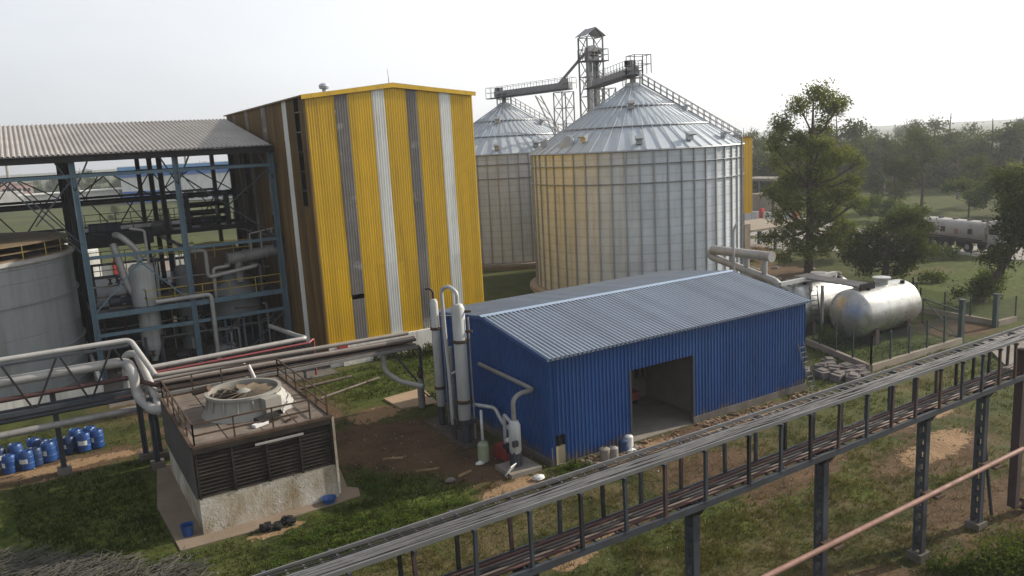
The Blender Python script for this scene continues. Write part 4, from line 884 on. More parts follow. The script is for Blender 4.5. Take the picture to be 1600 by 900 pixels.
for k in range(7):
    a=-1.0+k*.17; e=Vector((cos(a),sin(a),0)); mb.add([Vector((SX,SY,0))+e*2.2+Vector((0,0,cz1+1.05)),Vector((SX,SY,0))+Vector((cos(a+.17),sin(a+.17),0))*2.2+Vector((0,0,cz1+1.05)),Vector((SX,SY,0))+Vector((cos(a+.2),sin(a+.2),0))*(2.75+.25*(k%2))+Vector((0,0,cz1+.03)),Vector((SX,SY,0))+e*(2.75+.25*((k+1)%2))+Vector((0,0,cz1+.03))],[(0,1,2,3)])
mb.build('canvas_sleeve',mat('grey_canvas',(.36,.35,.33),.8),ct)
MB().tube([(SX-2.6,SY+1.6,cz1+1.2),(SX-1.8,SY+.9,cz1+1.5)],.2,8).build('riser_pipe',RUST,ct); MB().tube([(SX+1.0,SY+2.6,cz1+2.),(SX+1.2,SY+2.2,cz1+1.2)],.12,8).build('riser_pipe',PIPEW,ct)
for (x,y,z,sx,sy,sz,m,lb) in ((9.6,44.4,cz1,.9,.35,.16,WHITE,'white offcut lying on the cooling tower deck by the railing'),(10.1,44.9,cz1,1.2,.8,.3,BLACK,'black bundle lying on the deck beside the fan stack'),(11.3,44.2,cz1,.9,.12,.1,RUST,'short rusty bar lying on the cooling tower deck')):
    mb=MB(); mb.obox((x,y,z+sz/2+.02),(sx,sy,sz),.4); mb.obox((x+.1*sx,y+.1,z+sz*.8+.02),(sx*.6,sy*.6,sz*.5),.9); solo(mb,'scrap_piece',m,lb,'scrap')
for k in range(2):
    p=((5.0,43.7,.07),(12.6,42.75,.07))[k]; t=thing('bucket',['blue plastic bucket by the left corner of the plinth','blue plastic basin on the apron at the right of the plinth'][k],'bucket',p)
    r_=(.35,.42)[k]; hh=(.62,.3)[k]; MB().lathe([(r_*.75,0),(r_,hh),(r_*1.06,hh),(r_*.95,hh-.04),(r_*.7,.04)],p,16).build('body',DRUM,t)
mb=MB(); rng=random.Random(4)
for k in range(26): mb.obox((9.3+rng.uniform(-.8,.8),41.8+rng.uniform(-.4,.4),.05+rng.uniform(0,.22)),(rng.uniform(.2,.5),rng.uniform(.15,.4),rng.uniform(.1,.25)),rng.uniform(0,3),rng.uniform(-.4,.4))
solo(mb,'rag_heap',BLACK,'heap of black rags at the broken edge of the apron','heap')
# ------------------------------------------------------------------ vessels beside the shed
def column(name,label,x,y,r,ztop,skirt,bands,group=None):
    t=thing(name,label,'vessel',(x,y,.1),group)
    MB().lathe([(r*.85,skirt),(r,skirt+.15),(r,ztop-.35),(r*.7,ztop-.1),(.001,ztop)],(x,y,0),24).build('shell',VESSEL,t)
    for z in bands: MB().lathe([(r,z-.1),(r*1.28,z-.1),(r*1.28,z+.1),(r,z+.1)],(x,y,0),24,smooth=False).build('flange',RUST,t)
    MB().lathe([(r*.8,.1),(r*.78,skirt+.02)],(x,y,0),20).build('skirt',STEELM,t)
    return t
v1=column('distillation_column','slim white column nearest the pipe bridge end by the shed gable',23.7,50.2,.30,9.5,1.5,(7.3,2.9))
MB().tube([(23.7,50.2,9.4),(23.7,50.2,10.0),(23.45,50.35,10.25),(23.2,50.4,10.2)],.09,8).build('top_nozzle',PIPEM,v1)
MB().tube([(24.1,49.9,8.4),(24.1,49.9,.2)],.05,6).tube([(24.0,49.9,8.2),(24.6,49.4,8.2)],.05,6).build('side_pipe',PIPEG,v1)
MB().tube([(24.3,49.3,6.0),(24.3,49.3,.2)],.17,10).build('side_column',PIPEG,v1)
v2=column('distillation_column','tallest white column with a bent vent pipe in front of the shed gable',23.45,46.0,.44,9.8,1.6,(7.2,3.0))
MB().tube([(23.45,46.0,9.7),(23.45,46.0,10.5),(23.2,46.7,10.9),(22.9,47.2,10.6),(22.95,47.2,8.2),(22.95,46.9,3.2),(22.95,46.9,1.2)],.13,10).build('vent_pipe',VESSEL,v2)
MB().tube([(23.95,45.6,8.8),(23.95,45.6,.3)],.06,6).build('drain_pipe',PIPEG,v2)
for z in (9.2,7.85): MB().tube([(23.75,45.75,z),(24.1,45.4,z)],.09,8).build('nozzle',RUST,v2)
MB().tube([(24.1,46.,2.6),(25.2,44.9,2.4),(25.2,44.0,1.6),(25.1,42.3,1.3)],.14,8).build('outlet_pipe',VESSEL,v2)
MB().beam((22.9,45.6,1.6),(24.0,45.6,1.6),.3).beam((22.9,46.5,.2),(22.9,46.5,1.7),.12).build('bracket',STEELM,v2)
v3=column('condenser_pot','small white pot with a bent top pipe between the two columns',23.5,47.95,.20,3.6,.9,())
MB().tube([(23.5,47.95,3.5),(23.5,47.95,4.4),(23.8,47.2,4.8)],.1,8).build('top_pipe',VESSEL,v3)
v4=column('knock_out_drum','short white drum on legs with pipes on its top at the shed corner',23.7,39.95,.38,3.3,1.15,())
for a in (.8,2.4,3.9,5.5): MB().beam((23.7+.33*cos(a),39.95+.33*sin(a),.1),(23.7+.33*cos(a),39.95+.33*sin(a),1.3),.1).build('leg',STEELM,v4)
MB().tube([(23.7,39.95,3.2),(23.7,39.95,4.5),(24.3,40.2,4.75),(25.45,40.3,4.75),(25.45,41.3,4.8),(25.45,47.2,4.95)],.15,12).build('top_pipe',PIPEG,v4)
MB().tube([(23.75,40.3,2.9),(24.2,42.0,2.95),(24.2,42.0,.3)],.12,8).build('side_pipe',VESSEL,v4)
MB().obox((23.45,39.5,1.9),(.35,.2,.35)).build('gauge_box',STEELM,v4)
MB().box((22.7,38.9,-.2),(24.9,40.9,.28)).build('foundation',CONC,v4)
gc_=thing('green_drum','pale green upright drum on the ground between the white vessels','drum',(22.7,42.3,.1))
MB().lathe([(.36,.1),(.38,.6),(.36,1.2),(.26,1.35),(.001,1.4)],(22.7,42.3,0),18).build('shell',GREENP,gc_); MB().tube([(22.7,42.3,1.5),(22.7,42.3,2.5),(23.3,43.4,3.0)],.1,8).build('top_pipe',VESSEL,gc_)
rb=thing('red_pump','red box shaped pump skid on the ground by the white drum','pump',(23.9,41.7,.1))
MB().obox((23.9,41.7,.6),(.7,1.3,.85),.1).build('housing',mat('dull_red_paint',(.19,.028,.024),.55,0,.2,1.5,stain=(.08,.03,.03)),rb); MB().lathe([(.001,-.6),(.3,-.55),(.3,.5),(.001,.55)],(24.2,41.2,1.0),12,axis='X').build('motor',BLACK,rb); MB().lathe([(.28,0),(.28,.12),(.001,.16)],(24.1,41.3,1.4),12).build('cap',WHITE,rb)
cyl=thing('gas_cylinder','thin grey gas cylinder standing on the concrete pad','cylinder',(24.05,54.45,.14))
MB().lathe([(.22,.14),(.25,.25),(.25,2.1),(.12,2.45),(.08,2.5)],(24.05,54.45,0),14).build('body',PIPEG,cyl); MB().lathe([(.1,2.5),(.1,2.75),(.2,2.75),(.2,2.95),(.05,3.1),(.05,3.5)],(24.05,54.45,0),10).build('valve',PIPEM,cyl)
MB().tube([(24.25,54.4,1.4),(24.7,54.2,.9),(25.0,54.3,1.1),(25.5,54.6,.9)],.05,6).build('hose',BLACK,cyl)
mb=MB().obox((22.9,39.3,.45),(.7,.06,.8),.5,.6); solo(mb,'loose_panel',WHITE,'white square panel leaning on the ground beside the short drum','panel')
for k,(x,y,r) in enumerate(((22.3,42.1,.22),(24.0,37.9,.3),(19.6,41.,.25),(31,37.6,.24),(31.5,37.9,.25),(27.6,37.7,.3))):
    mb=MB(); mb.lathe([(.001,0),(r,.05),(r*.9,r*.6),(r*.4,r*.95),(.001,r)],(0,0,0),9); rng=random.Random(k)
    mb.v=[(a*rng.uniform(.8,1.2)*1.4,b_*rng.uniform(.8,1.1),c*rng.uniform(.8,1.1)) for a,b_,c in mb.v]; mb.v=[(a+x,b_+y,c+.03) for a,b_,c in mb.v]
    solo(mb,'sack',WHITE if k in(0,1,3) else STONE,['small white bag by the green drum','crumpled white bag near the cable rack and shed corner','grey sack on the bare dirt patch','white sack in front of the shed doorway','grey sack beside the white sack at the doorway','grey sack near the small shed window'][k],'sack')
for k,(x,y,r,h,m,lb) in enumerate(((28.9,37.7,.34,.75,CONC,'grey can in the row of cans before the shed wall'),(29.5,37.6,.32,.7,PIPEG,'taller grey can second in the row before the shed wall'),(30.6,38.0,.3,.8,DRUMD,'dark blue can in the row before the shed wall'),(31.2,38.1,.28,.9,WHITE,'white can last in the row before the shed wall'))):
    t=thing('can',lb,'can',(x,y,0)); MB().lathe([(r,0),(r,h),(r*.6,h+.08),(.001,h+.1)],(x,y,0),14).build('body',m,t); MB().tube([(x-.1,y,h+.05),(x,y,h+.25),(x+.12,y,h+.05)],.03,6).build('handle',STEELD,t)
for k,(a,b_) in enumerate((((20.3,41.2),(21.3,41.5)),((18.5,43.6),(19.9,43.1)),((25.0,37.0),(26.0,36.3)),((17.6,46.8),(18.8,46.2)))):
    solo(MB().beam((a[0],a[1],.08),(b_[0],b_[1],.08),.12),'wood_strip',WOOD,['pale wood strip lying on the dirt before the cooling tower','long wood strip on the shaded dirt','wood strip in the grass by the cable rack','short wood strip on dirt near the cooling tower'][k],'wood')
gp=[((13.5,62.4),(18.5,62.3)),((18.5,62.3),(24.6,64.6)),((14.5,66.0),(22.9,66.8))]
for k,(a,b_) in enumerate(gp): solo(MB().tube([(a[0],a[1],.12),(b_[0],b_[1],.12)],.13,8),'ground_pipe',PIPEB,['rusty pipe on the grass by the cooling tower end','rusty pipe crossing the grass toward the columns','thin pipe on the grass under the white plinth'][k],'pipe')
# ------------------------------------------------------------------ horizontal tanks in their fence
def htank(label,cx,cy,cz,r,l,g='horizontal silver tanks'):
    t=thing('horizontal_tank',label,'tank',(cx,cy,0),g); prof=[]
    for k in range(9):
        a=pi/2*k/8; prof.append((max(.001,r*sin(a)),-l/2-r*.42*cos(a)))
    pr2=prof+[(p[0],-p[1]) for p in prof[::-1]]
    MB().lathe(pr2,(cx,cy,cz),40,axis='X').build('shell',SILVER,t)
    for dx in (-l*.33,l*.33):
        mb=MB(); n=10; lo=cz-r*1.0
        P=[(cy+r*1.01*sin(a),cz-r*1.01*cos(a)) for a in [(-1+2*k/n)*1.0 for k in range(n+1)]]
        for x_ in (cx+dx-.25,cx+dx+.25): mb.v += [(x_,y,z) for y,z in P]+[(x_,P[-1][0],-.2),(x_,P[0][0],-.2)]
        m_=n+3; mb.face(list(range(m_))[::-1]); mb.face([m_+k for k in range(m_)]); [mb.face([k,(k+1)%m_,m_+(k+1)%m_,m_+k]) for k in range(m_)]
        mb.build('saddle',STEELV,t)
    MB().lathe([(.62,r-.15),(.62,r+.45),(.8,r+.45),(.8,r+.6),(.001,r+.68)],(cx+.8,cy,cz),20).build('manhole',SILVER,t)
    for dx,s_ in ((-2.2,.3),(2.9,.35)):
        a=s_; MB().lathe([(.2,0),(.2,.3),(.08,.3)],(cx+dx,cy-r*sin(a)*1.0,cz+r*cos(a)-.08),12).build('nozzle',BLACK,t)
    return t
htank('front silver horizontal tank with a clear domed end inside the fence',67.0,44.8,2.85,2.25,7.3)
htank('rear silver horizontal tank half hidden behind the blue shed corner',66.0,51.0,2.75,2.25,7.0)
mn=thing('pipe_manifold','bundle of grey pipes with valves bridging the two silver tanks','manifold',(65,47.5,0))
for k in range(5): MB().tube([(63.9+k*.42,51.5,5.5),(63.9+k*.42,44.4,5.35)],.12,8).tube([(63.9+k*.42,44.4,5.35),(63.9+k*.42,44.4,4.9)],.11,6).build('pipe',PIPEG,mn)
MB().box((63.7,44.1,4.95),(65.8,44.25,5.6)).build('end_plate',BLACK,mn)
MB().beam((60.2,50.4,5.35),(68.6,50.4,5.35),.45,.35).build('channel_beam',VESSEL,mn)
for x,y in ((60.5,50.4),(68.4,50.4),(62.9,47.6),(68.4,49.6)): MB().beam((x,y,-.2),(x,y,5.2),.22).build('post',PIPEG,mn)
for k in range(4): MB().lathe([(.15,0),(.2,.2),(.1,.45),(.25,.5),(.25,.55),(.001,.56)],(62.2+k*.9,51,4.95),10).build('valve',PIPEM if k%2 else STEELM,mn)
ll=thing('access_ladder','thin ladder leaning on the rear silver tank','ladder',(62.7,48.4,0))
MB().beam((62.5,48.2,0),(63.1,49.2,4.9),.08).build('rail',STEELM,ll); MB().beam((63.2,47.9,0),(63.8,48.9,4.9),.08).build('rail',STEELM,ll)
[MB().beam(Vector((62.5,48.2,0)).lerp(Vector((63.1,49.2,4.9)),k/11),Vector((63.2,47.9,0)).lerp(Vector((63.8,48.9,4.9)),k/11),.06).build('rung',STEELM,ll) for k in range(1,11)]
def fence(label,pts,h,post_step=2.75,kerb=.55,kw=.35,top=0.):
    t=thing('chain_link_fence',label,'fence',(pts[0][0],pts[0][1],0),'chain link fence runs')
    for a,b_ in zip(pts,pts[1:]):
        A_=Vector((a[0],a[1],0));B_=Vector((b_[0],b_[1],0)); n=max(1,round((B_-A_).length/post_step))
        MB().beam(A_+Vector((0,0,kerb/2-.15)),B_+Vector((0,0,kerb/2-.15)),kw,kerb+.3).build('kerb',CONCL,t)
        for i in range(n+1):
            p=A_.lerp(B_,i/n); MB().beam(p+Vector((0,0,kerb)),p+Vector((0,0,h)),.12).build('post',mat('green_post',(.035,.058,.052),.6),t)
        MB().add([A_+Vector((0,0,kerb)),B_+Vector((0,0,kerb)),B_+Vector((0,0,h-.1)),A_+Vector((0,0,h-.1))],[(0,1,2,3)]).build('mesh_panel',CHAIN,t)
    return t
fence('chain link fence on a concrete kerb in front of the silver tanks',[(60.5,47.6),(57.1,38.45),(70.2,38.45)],3.0)
fence('chain link fence behind the silver tanks along the lawn',[(62,58),(84.6,52),(79.4,47.9)],2.6)
fence('chain link fence with kerb turning beside the gate posts at the right',[(79.4,47.9),(78.6,39.6),(81.5,39.4)],2.6)
for k,(x,y,h) in enumerate(((70.5,38.6,3.9),(78.0,39.5,3.2))):
    t=thing('gate_post',['tall green gate post at the corner of the tank fence','shorter green gate post across the gate opening'][k],'post',(x,y,0)); MB().box((x-.2,y-.2,-.2),(x+.2,y+.2,h)).build('shaft',mat('green_gate_post',(.045,.07,.064),.6),t); MB().box((x-.26,y-.26,h),(x+.26,y+.26,h+.1)).build('cap',STEELM,t)
t=thing('gate','open green mesh gate leaf swung into the tank yard','gate',(71,41,0)); MB().beam((70.6,38.9,.4),(73.4,44,.4),.1).beam((70.6,38.9,2.9),(73.4,44,2.9),.1).beam((70.6,38.9,.4),(70.6,38.9,2.9),.1).beam((73.4,44,.4),(73.4,44,2.9),.1).beam((70.6,38.9,.4),(73.4,44,2.9),.08).build('gate_frame',MATS['green_post'],t); MB().add([(70.6,38.9,.4),(73.4,44,.4),(73.4,44,2.9),(70.6,38.9,2.9)],[(0,1,2,3)]).build('mesh_panel',CHAIN,t)
# ducts behind the shed
dk=thing('header_ducts','two fat pale header pipes joined by stubs behind the blue shed','pipe',(61.5,56,0))
MB().tube([(61.5,60.3,7.7),(61.5,52.5,7.68)],.47,18).build('upper_header',PIPEW,dk); MB().lathe([(.55,-.07),(.55,.07)],(61.5,52.45,7.68),18,axis='Y').build('end_flange',PIPEW,dk)
MB().tube([(61.5,60.8,7.6),(61.5,60.5,6.95),(61.5,51.5,5.2),(61.5,50.6,2.)],.38,16).build('lower_header',PIPEW,dk)
for y,zb in ((57.6,6.3),(55.6,5.9),(53.3,5.5)): MB().tube([(61.5,y,7.3),(61.5,y,zb)],.28,12).build('stub',PIPEW,dk)
MB().tube([(61.6,57.6,6.2),(61.6,57.6,0)],.3,10).tube([(61.6,53.3,5.5),(61.6,53.3,0)],.3,10).build('riser',PIPEG,dk)
wp=thing('vent_pole','thin white vent pole with a bent top by the header pipes','pole',(60.4,56.3,0)); MB().tube([(60.4,56.3,0),(60.4,56.3,10.2),(60.6,56.,10.9)],.13,8).build('shaft',VESSEL,wp); MB().box((60.2,56.1,0),(60.6,56.5,.3)).build('base',CONC,wp)
# ladder on shed corner
ld=thing('ladder','thin pale ladder leaning on the right corner of the blue shed','ladder',(49.9,38.4,0))
MB().beam((49.3,38.2,0),(48.4,38.72,3.9),.07).build('rail',TRAY,ld); MB().beam((50.0,38.2,0),(49.05,38.72,3.9),.07).build('rail',TRAY,ld)
[MB().beam(Vector((49.3,38.2,0)).lerp(Vector((48.4,38.72,3.9)),k/10),Vector((50.,38.2,0)).lerp(Vector((49.05,38.72,3.9)),k/10),.06).build('rung',TRAY,ld) for k in range(1,10)]
# stone blocks
rng=random.Random(12)
spots=[(54.3,41.0),(54.4,40.0),(55.5,39.6),(53.3,38.7),(54.3,38.4),(55.0,37.9),(56.0,41.6),(53.6,37.6),(52.9,39.9),(55.9,38.7),(52.2,41.2),(54.9,40.7)]
for k,(x,y) in enumerate(spots):
    mb=MB(); mb.obox((x,y,.28),(1.15+rng.uniform(-.2,.2),.8,.55),rng.uniform(0,3),rng.uniform(-.15,.15)); mb.obox((x+.2,y+.1,.5),(.8,.6,.3),rng.uniform(0,3),rng.uniform(-.2,.2))
    solo(mb,'stone_block',STONE,'rough grey stone block, %s from the left in the heap beside the shed corner'%ORD[sorted(range(12),key=lambda i: RT.dot(Vector((*spots[i],0)))).index(k)],'stone','stone blocks by the shed corner')
# ------------------------------------------------------------------ drums
def make_drum():
    t=thing('drum','blue drum','drum',(0,0,0),'blue drums beside the pipe bridge')
    MB().lathe([(.38,0),(.44,.08),(.44,.42),(.47,.46),(.44,.5),(.44,.86),(.47,.9),(.44,.94),(.42,1.2),(.36,1.3),(.34,1.26),(.001,1.26)],(0,0,0),20).build('body',DRUM,t)
    MB().lathe([(.455,.52),(.455,.84)],(0,0,0),10,a0=-2.6,a1=-1.2).build('label',WHITE,t)
    for x in (-.18,.18): MB().lathe([(.07,1.26),(.07,1.33),(.001,1.34)],(x,0,0),8).build('bung',DRUMD,t)
    return t
dr=make_drum()
DP=[(-3.3,60.9),(-2.5,61.3),(-1.75,61.3),(-1.0,61.6),(-.45,62.2),(.25,62.5),(1.05,62.4),(1.9,62.7),(-3.9,63.0),(-2.9,63.2),(-1.9,63.6),(-1.3,63.2),(.75,63.9),(1.75,64.),(-4.4,61.6),(-4.5,64.)]
order=sorted(range(len(DP)),key=lambda i: RT.dot(Vector((*DP[i],0))))
rng=random.Random(8)
for k,(x,y) in enumerate(DP):
    front = y<62.8; lab='%s blue drum with a white label, %s from the left in the drum row'%(('front' if front else 'rear'),ORD[order.index(k)])
    r=dr if k==0 else dup(dr,(x,y,0))
    if k%3==2:
        for ch in r.children:
            if ch.name.startswith('body'): ch.material_slots[0].link='OBJECT'; ch.material_slots[0].material=DRUMD
    r.location=Vector((x+rng.uniform(-.14,.14),y+rng.uniform(-.25,.25),0))*S; r['label']=lab; r.rotation_euler=(rng.uniform(-.03,.03),rng.uniform(-.03,.03),rng.uniform(-1.1,.8)); z=rng.uniform(.93,1.05); r.scale=(1.02*z,1.02*z,z)
# ------------------------------------------------------------------ foreground cable rack
rk=thing('cable_rack','long dark steel cable rack on lattice columns crossing the foreground','cable rack',(24,19.5,0))
RF,RB=18.95,20.15
PX=[2.2,4.05,5.9,7.8,9.7,11.6,13.5,15.28,17.0,18.88,21.08,22.79,24.46,26.18,28.0,29.68,31.35,33.2,34.92,36.56,38.04,39.46,41.2,43.]
zt=lambda x: 9.05+.006*(x-11)
zl=lambda x: 7.22+.012*max(0,x-18)
for x in PX:
    q=random.Random(int(x*10)); j=lambda: q.uniform(-.035,.035)
    MB().beam((x+j(),RF,zl(x)),(x+j(),RF+j()*.5,zt(x)),.11).box((x-.09,RF-.09,zl(x)-.0),(x+.09,RF+.09,zl(x)+.05)).build('front_post',q.choice((STEELM,STEELM,STEELV,STEELD)) if x<26 else q.choice((STEELV,STEELV,STEELM,RUST)),rk)
    MB().beam((x+j(),RB,zl(x)),(x+j(),RB+j()*.5,zt(x)),.11).build('rear_post',q.choice((STEELM,STEELV,STEELD)),rk)
    MB().beam((x,RF-.1,zt(x)+.02),(x,RB+.35,zt(x)+.02),.1).build('cross_arm',STEELM,rk)
    MB().beam((x,RF,zl(x)-.05),(x,RB+.1,zl(x)-.05),.08).build('cross_arm',STEELM,rk)
def seg(m,y,zf,w_,h_,nm,xs=(.8,18,31,44)):
    for a,b_ in zip(xs,xs[1:]): MB().beam((a,y,zf(a)),(b_,y,zf(b_)),w_,h_).build(nm,m,rk)
seg(STEELM,RF,lambda x: zl(x)-.08,.14,.24,'front_beam')
seg(STEELM,RB+.05,lambda x: zl(x)-.08,.12,.2,'rear_beam')
seg(TRAY,RF+.03,lambda x: zt(x)+.13,.05,.14,'tray_rail'); seg(TRAY,RF+.62,lambda x: zt(x)+.13,.04,.12,'tray_rail')
seg(TRAY,RB-.02,lambda x: zt(x)+.13,.05,.14,'tray_rail')
x=2.2
while x<44: MB().beam((x,RF+.03,zt(x)+.085),(x,RB,zt(x)+.085),.055,.03).build('tray_rung',TRAY,rk); x+=.47
rng=random.Random(21); mb=MB()
for k in range(20):
    y0=RF+.08+rng.random()*.5; P=[]; x=.8; ph=rng.uniform(0,6)
    while x<44.2: P.append((x,y0+.07*sin(x*.5+ph)+rng.uniform(-.05,.05),zt(x)+.12+.03*(k%3)+rng.uniform(-.01,.015))); x+=1.3
    mb.tube(P,rng.uniform(.018,.034),5,fillet=0)
mb.build('cables',CABLE,rk); mb=MB()
for k in range(3):
    y0=RF+.7+k*.14; mb.tube([(.8+i*1.75,y0+rng.uniform(-.03,.03),zt(10)+.14+rng.uniform(0,.03)) for i in range(25)],.022,5,fillet=0)
mb.build('cables',STEELD,rk)
for k,(dy,r,m) in enumerate(((.2,.055,PIPEM),(.38,.05,PIPEB),(.55,.06,STEELD),(.72,.05,PIPEB),(.9,.07,PIPEM),(1.05,.05,STEELD))):
    MB().tube([(.8,RF+dy,zl(4)+.1),(18,RF+dy,zl(18)+.1),(44,RF+dy,zl(44)+.1)],r,7,fillet=0).build('conduit',m,rk)
x=6
while x<43: MB().beam((x,RF,zl(x)+.03),(x,RB,zl(x)+.03),.06).build('conduit_bracket',STEELM,rk); x+=.9
for x in (11.7,18.8,25.98,33.05,37.9):
    zc=zl(x)-.2; mb=MB()
    for s_ in (-.17,.17): mb.box((x-.15,19.55+s_-.06,-.1),(x+.15,19.55+s_+.06,zc-.05))
    z=.5
    while z<zc-.3: mb.box((x-.15,19.44,z),(x-.12,19.66,z+.22)); mb.box((x+.12,19.44,z),(x+.15,19.66,z+.22)); z+=.60
    mb.build('lattice_column',STEELM,rk)
    mb=MB(); mb.add([(x-.3,RF-.02,zc+.12),(x+.3,RF-.02,zc+.12),(x+.3,RB+.15,zc+.12),(x-.3,RB+.15,zc+.12),(x-.24,19.35,zc-.5),(x+.24,19.35,zc-.5),(x+.24,19.75,zc-.5),(x-.24,19.75,zc-.5)],[(0,1,2,3),(7,6,5,4),(0,4,5,1),(1,5,6,2),(2,6,7,3),(3,7,4,0)]); mb.build('column_head',STEELD,rk)
    MB().box((x-.38,19.2,-.4),(x+.38,19.9,.35)).build('footing',CONCD,rk)
MB().beam((38.0,19.5,5.2),(39.4,19.6,.2),.12).build('prop',STEELM,rk)
sp_=thing('steam_pipe','long rust pink pipe running along the rack columns to a rusty riser','pipe',(32,18.9,0))
MB().tube([(17.5,18.8,3.3),(40.4,18.8,3.72)],.115,12).build('run',RUSTP,sp_); MB().box((40.33,18.95,.5),(40.72,19.35,8.75)).build('riser',STEELV,sp_)
MB().tube([(40.45,19.1,.55),(41.2,19.0,.5),(42.5,18.6,.5)],.16,10).lathe([(.3,-.06),(.3,.06)],(41.2,19.,.5),14,axis='X').build('flange_elbow',RUST,sp_)
MB().beam((40.5,19.15,8.6),(44,19.2,8.5),.25).build('top_run',STEELV,sp_)
for x in (25.98,33.05,37.9): z=3.3+.0183*(x-17.5); MB().box((x-.3,18.6,z-.26),(x+.3,19.4,z-.16)).build('bracket',RUST,sp_)
MB().beam((42.3,18.4,-.2),(42.3,18.4,.4),.2).build('support',STEELV,sp_)
# ------------------------------------------------------------------ trees
def make_tree(name,label,base,trunk,rs,clumps,leafsz,nleaf,leaf,bark=BARK,cat='tree',group=None,seed=0,limbs=True,spread=.55,bare=None,bury=.3,droop=0.):
    """trunk: points; clumps: (x,y,z,r) blobs the limbs reach; leaves in small sprays through each blob's volume"""
    rng=random.Random(seed); t=thing(name,label,cat,base,group); bx,by,bz=base
    mb=MB(); T=[Vector(p)+Vector(base) for p in trunk]; T[0].z-=bury; mb.taper(T,rs,8)
    for (x,y,z,r) in clumps if limbs else ():
        e=Vector((x+bx,y+by,z+bz)); cand=[p for p in T[1:] if p.z<e.z-.2] or [T[1]]; s=min(cand,key=lambda p:(p-e).length)
        m_=s.lerp(e,.5)+Vector((rng.uniform(-.4,.4),rng.uniform(-.4,.4),-.1*(e-s).length)); q=max(.05,.028*(e-s).length+.05); mb.taper([s,m_,e],[q,q*.7,q*.3],6)
        for k in range(4):
            f=e+Vector((rng.gauss(0,1),rng.gauss(0,1),rng.gauss(.3,.6)))*r*.6; mb.taper([m_.lerp(e,rng.uniform(.3,1)),f],[q*.35,q*.1],5)
    if bare:
        def grow(p,d,l,r,dep):
            q=p+d*l; mb.taper([p,p.lerp(q,.5)+Vector((rng.gauss(0,.04*l),rng.gauss(0,.04*l),0)),q],[r,r*.8,r*.6],5)
            if dep==0: return
            for _ in range(rng.choice((2,2,3))):
                nd_=(d+Vector((rng.gauss(0,.5),rng.gauss(0,.5),rng.gauss(.12,.25)))).normalized(); grow(q,nd_,l*rng.uniform(.6,.85),r*.6,dep-1)
        grow(T[-1],(T[-1]-T[-2]).normalized(),*bare)
    mb.build('trunk',bark,t)
    if clumps:
        mb=MB(); tot=sum(c[3]**2 for c in clumps)
        for (x,y,z,r) in clumps:
            n=max(6,int(nleaf*r*r/tot/9)); c=Vector((x+bx,y+by,z+bz)); ct_=rng.uniform(.0,.35)
            for _ in range(n):
                v=Vector((rng.gauss(0,1),rng.gauss(0,1),rng.gauss(0,1))); v=v.normalized()*r*(rng.random()**.42)*rng.uniform(.75,1.12); v.z*=.8; p=c+v
                st=rng.uniform(0,.45)+ct_
                for _ in range(9):
                    q=p+Vector((rng.gauss(0,1),rng.gauss(0,1),rng.gauss(-droop,.8)))*spread*leafsz*1.9
                    a=Vector((rng.gauss(0,1),rng.gauss(0,1),rng.gauss(0,.7))).normalized(); b_=a.cross(Vector((rng.gauss(0,1),rng.gauss(0,1),rng.gauss(0,1)))).normalized()
                    l=leafsz*rng.uniform(.6,1.25); mb.tone=max(.02,min(.98,st+rng.uniform(-.1,.25)))
                    mb.add([q-a*l*.5,q+b_*l*.28,q+a*l*.5,q-b_*l*.28],[(0,1,2,3)])
        mb.build('crown',leaf,t)
    return t
def pxc(base,px0,items,scale,seed):
    """blobs given as sideways/up offsets in the tree's own width and height, with a spread in depth"""
    rng=random.Random(seed); out=[]
    for du,dv,r in items:
        rr=r/scale; dep=rng.uniform(-1,1)*rr*1.1; p=RT*(du/scale)+FW*dep; out.append((p.x,p.y,dv/scale,rr))
    return out
s1_=11.2
b1=[(6,275,30),(-12,262,24),(-38,235,26),(-55,215,16),(-22,212,20),(30,258,26),(46,262,18),(22,228,22),(10,200,26),(-30,190,24),(-48,175,18),(36,180,26),(58,185,22),(72,172,15),(12,165,34),(-20,150,30),(-42,120,24),(-14,110,32),(30,140,30),(52,125,22),(-55,95,17),(20,95,28),(46,92,20),(60,68,20),(-32,78,20),(2,78,24),(-25,48,18),(35,58,18),(-60,130,18),(66,145,20),(-8,200,22),(40,120,24),(-40,62,20),(15,50,20),(-5,38,22),(-45,30,16),(28,34,18),(-62,60,18),(58,44,18),(10,120,26),(-28,140,24),(-50,200,18),(70,110,18)]
b1=[(a,b_*26.3*s1_/300.,c*.84) for a,b_,c in b1]
def treepts(lst): return [tuple(RT*x+Vector((0,0,z))) for x,z in lst]
make_tree('tall_tree','tall loose crowned tree standing behind the silver tanks','x' and (92,72,0),treepts([(0,0),(.2,6),(0,12),(.3,18),(.4,23)]),[.62,.5,.4,.25,.1],pxc(0,0,b1,s1_,1),.38,34000,LEAF1,seed=1,droop=.3)
s2=12.2
b2=[(0,70,24),(-30,60,22),(28,66,24),(45,45,22),(-42,40,20),(10,45,28),(-20,35,24),(30,28,20),(62,80,18),(40,95,18),(18,92,16),(-48,62,12),(-30,18,12),(22,12,12),(58,55,14)]
make_tree('bushy_tree','dark bushy low tree behind the front silver tank','x' and (93.2,61.3,0),treepts([(0,0),(.3,1.6),(.2,3.4),(.5,5.5)]),[.5,.42,.3,.12],pxc(0,0,b2,s2,2),.38,14000,LEAF2,seed=2)
s3=14.1
b3=[(a-14,b_,c) for a,b_,c in [(40,150,30),(65,130,34),(28,118,20),(52,95,26),(80,100,30),(16,80,16),(70,160,34),(40,185,28),(78,190,30),(95,140,30),(14,66,14),(30,62,16),(110,170,30)]]
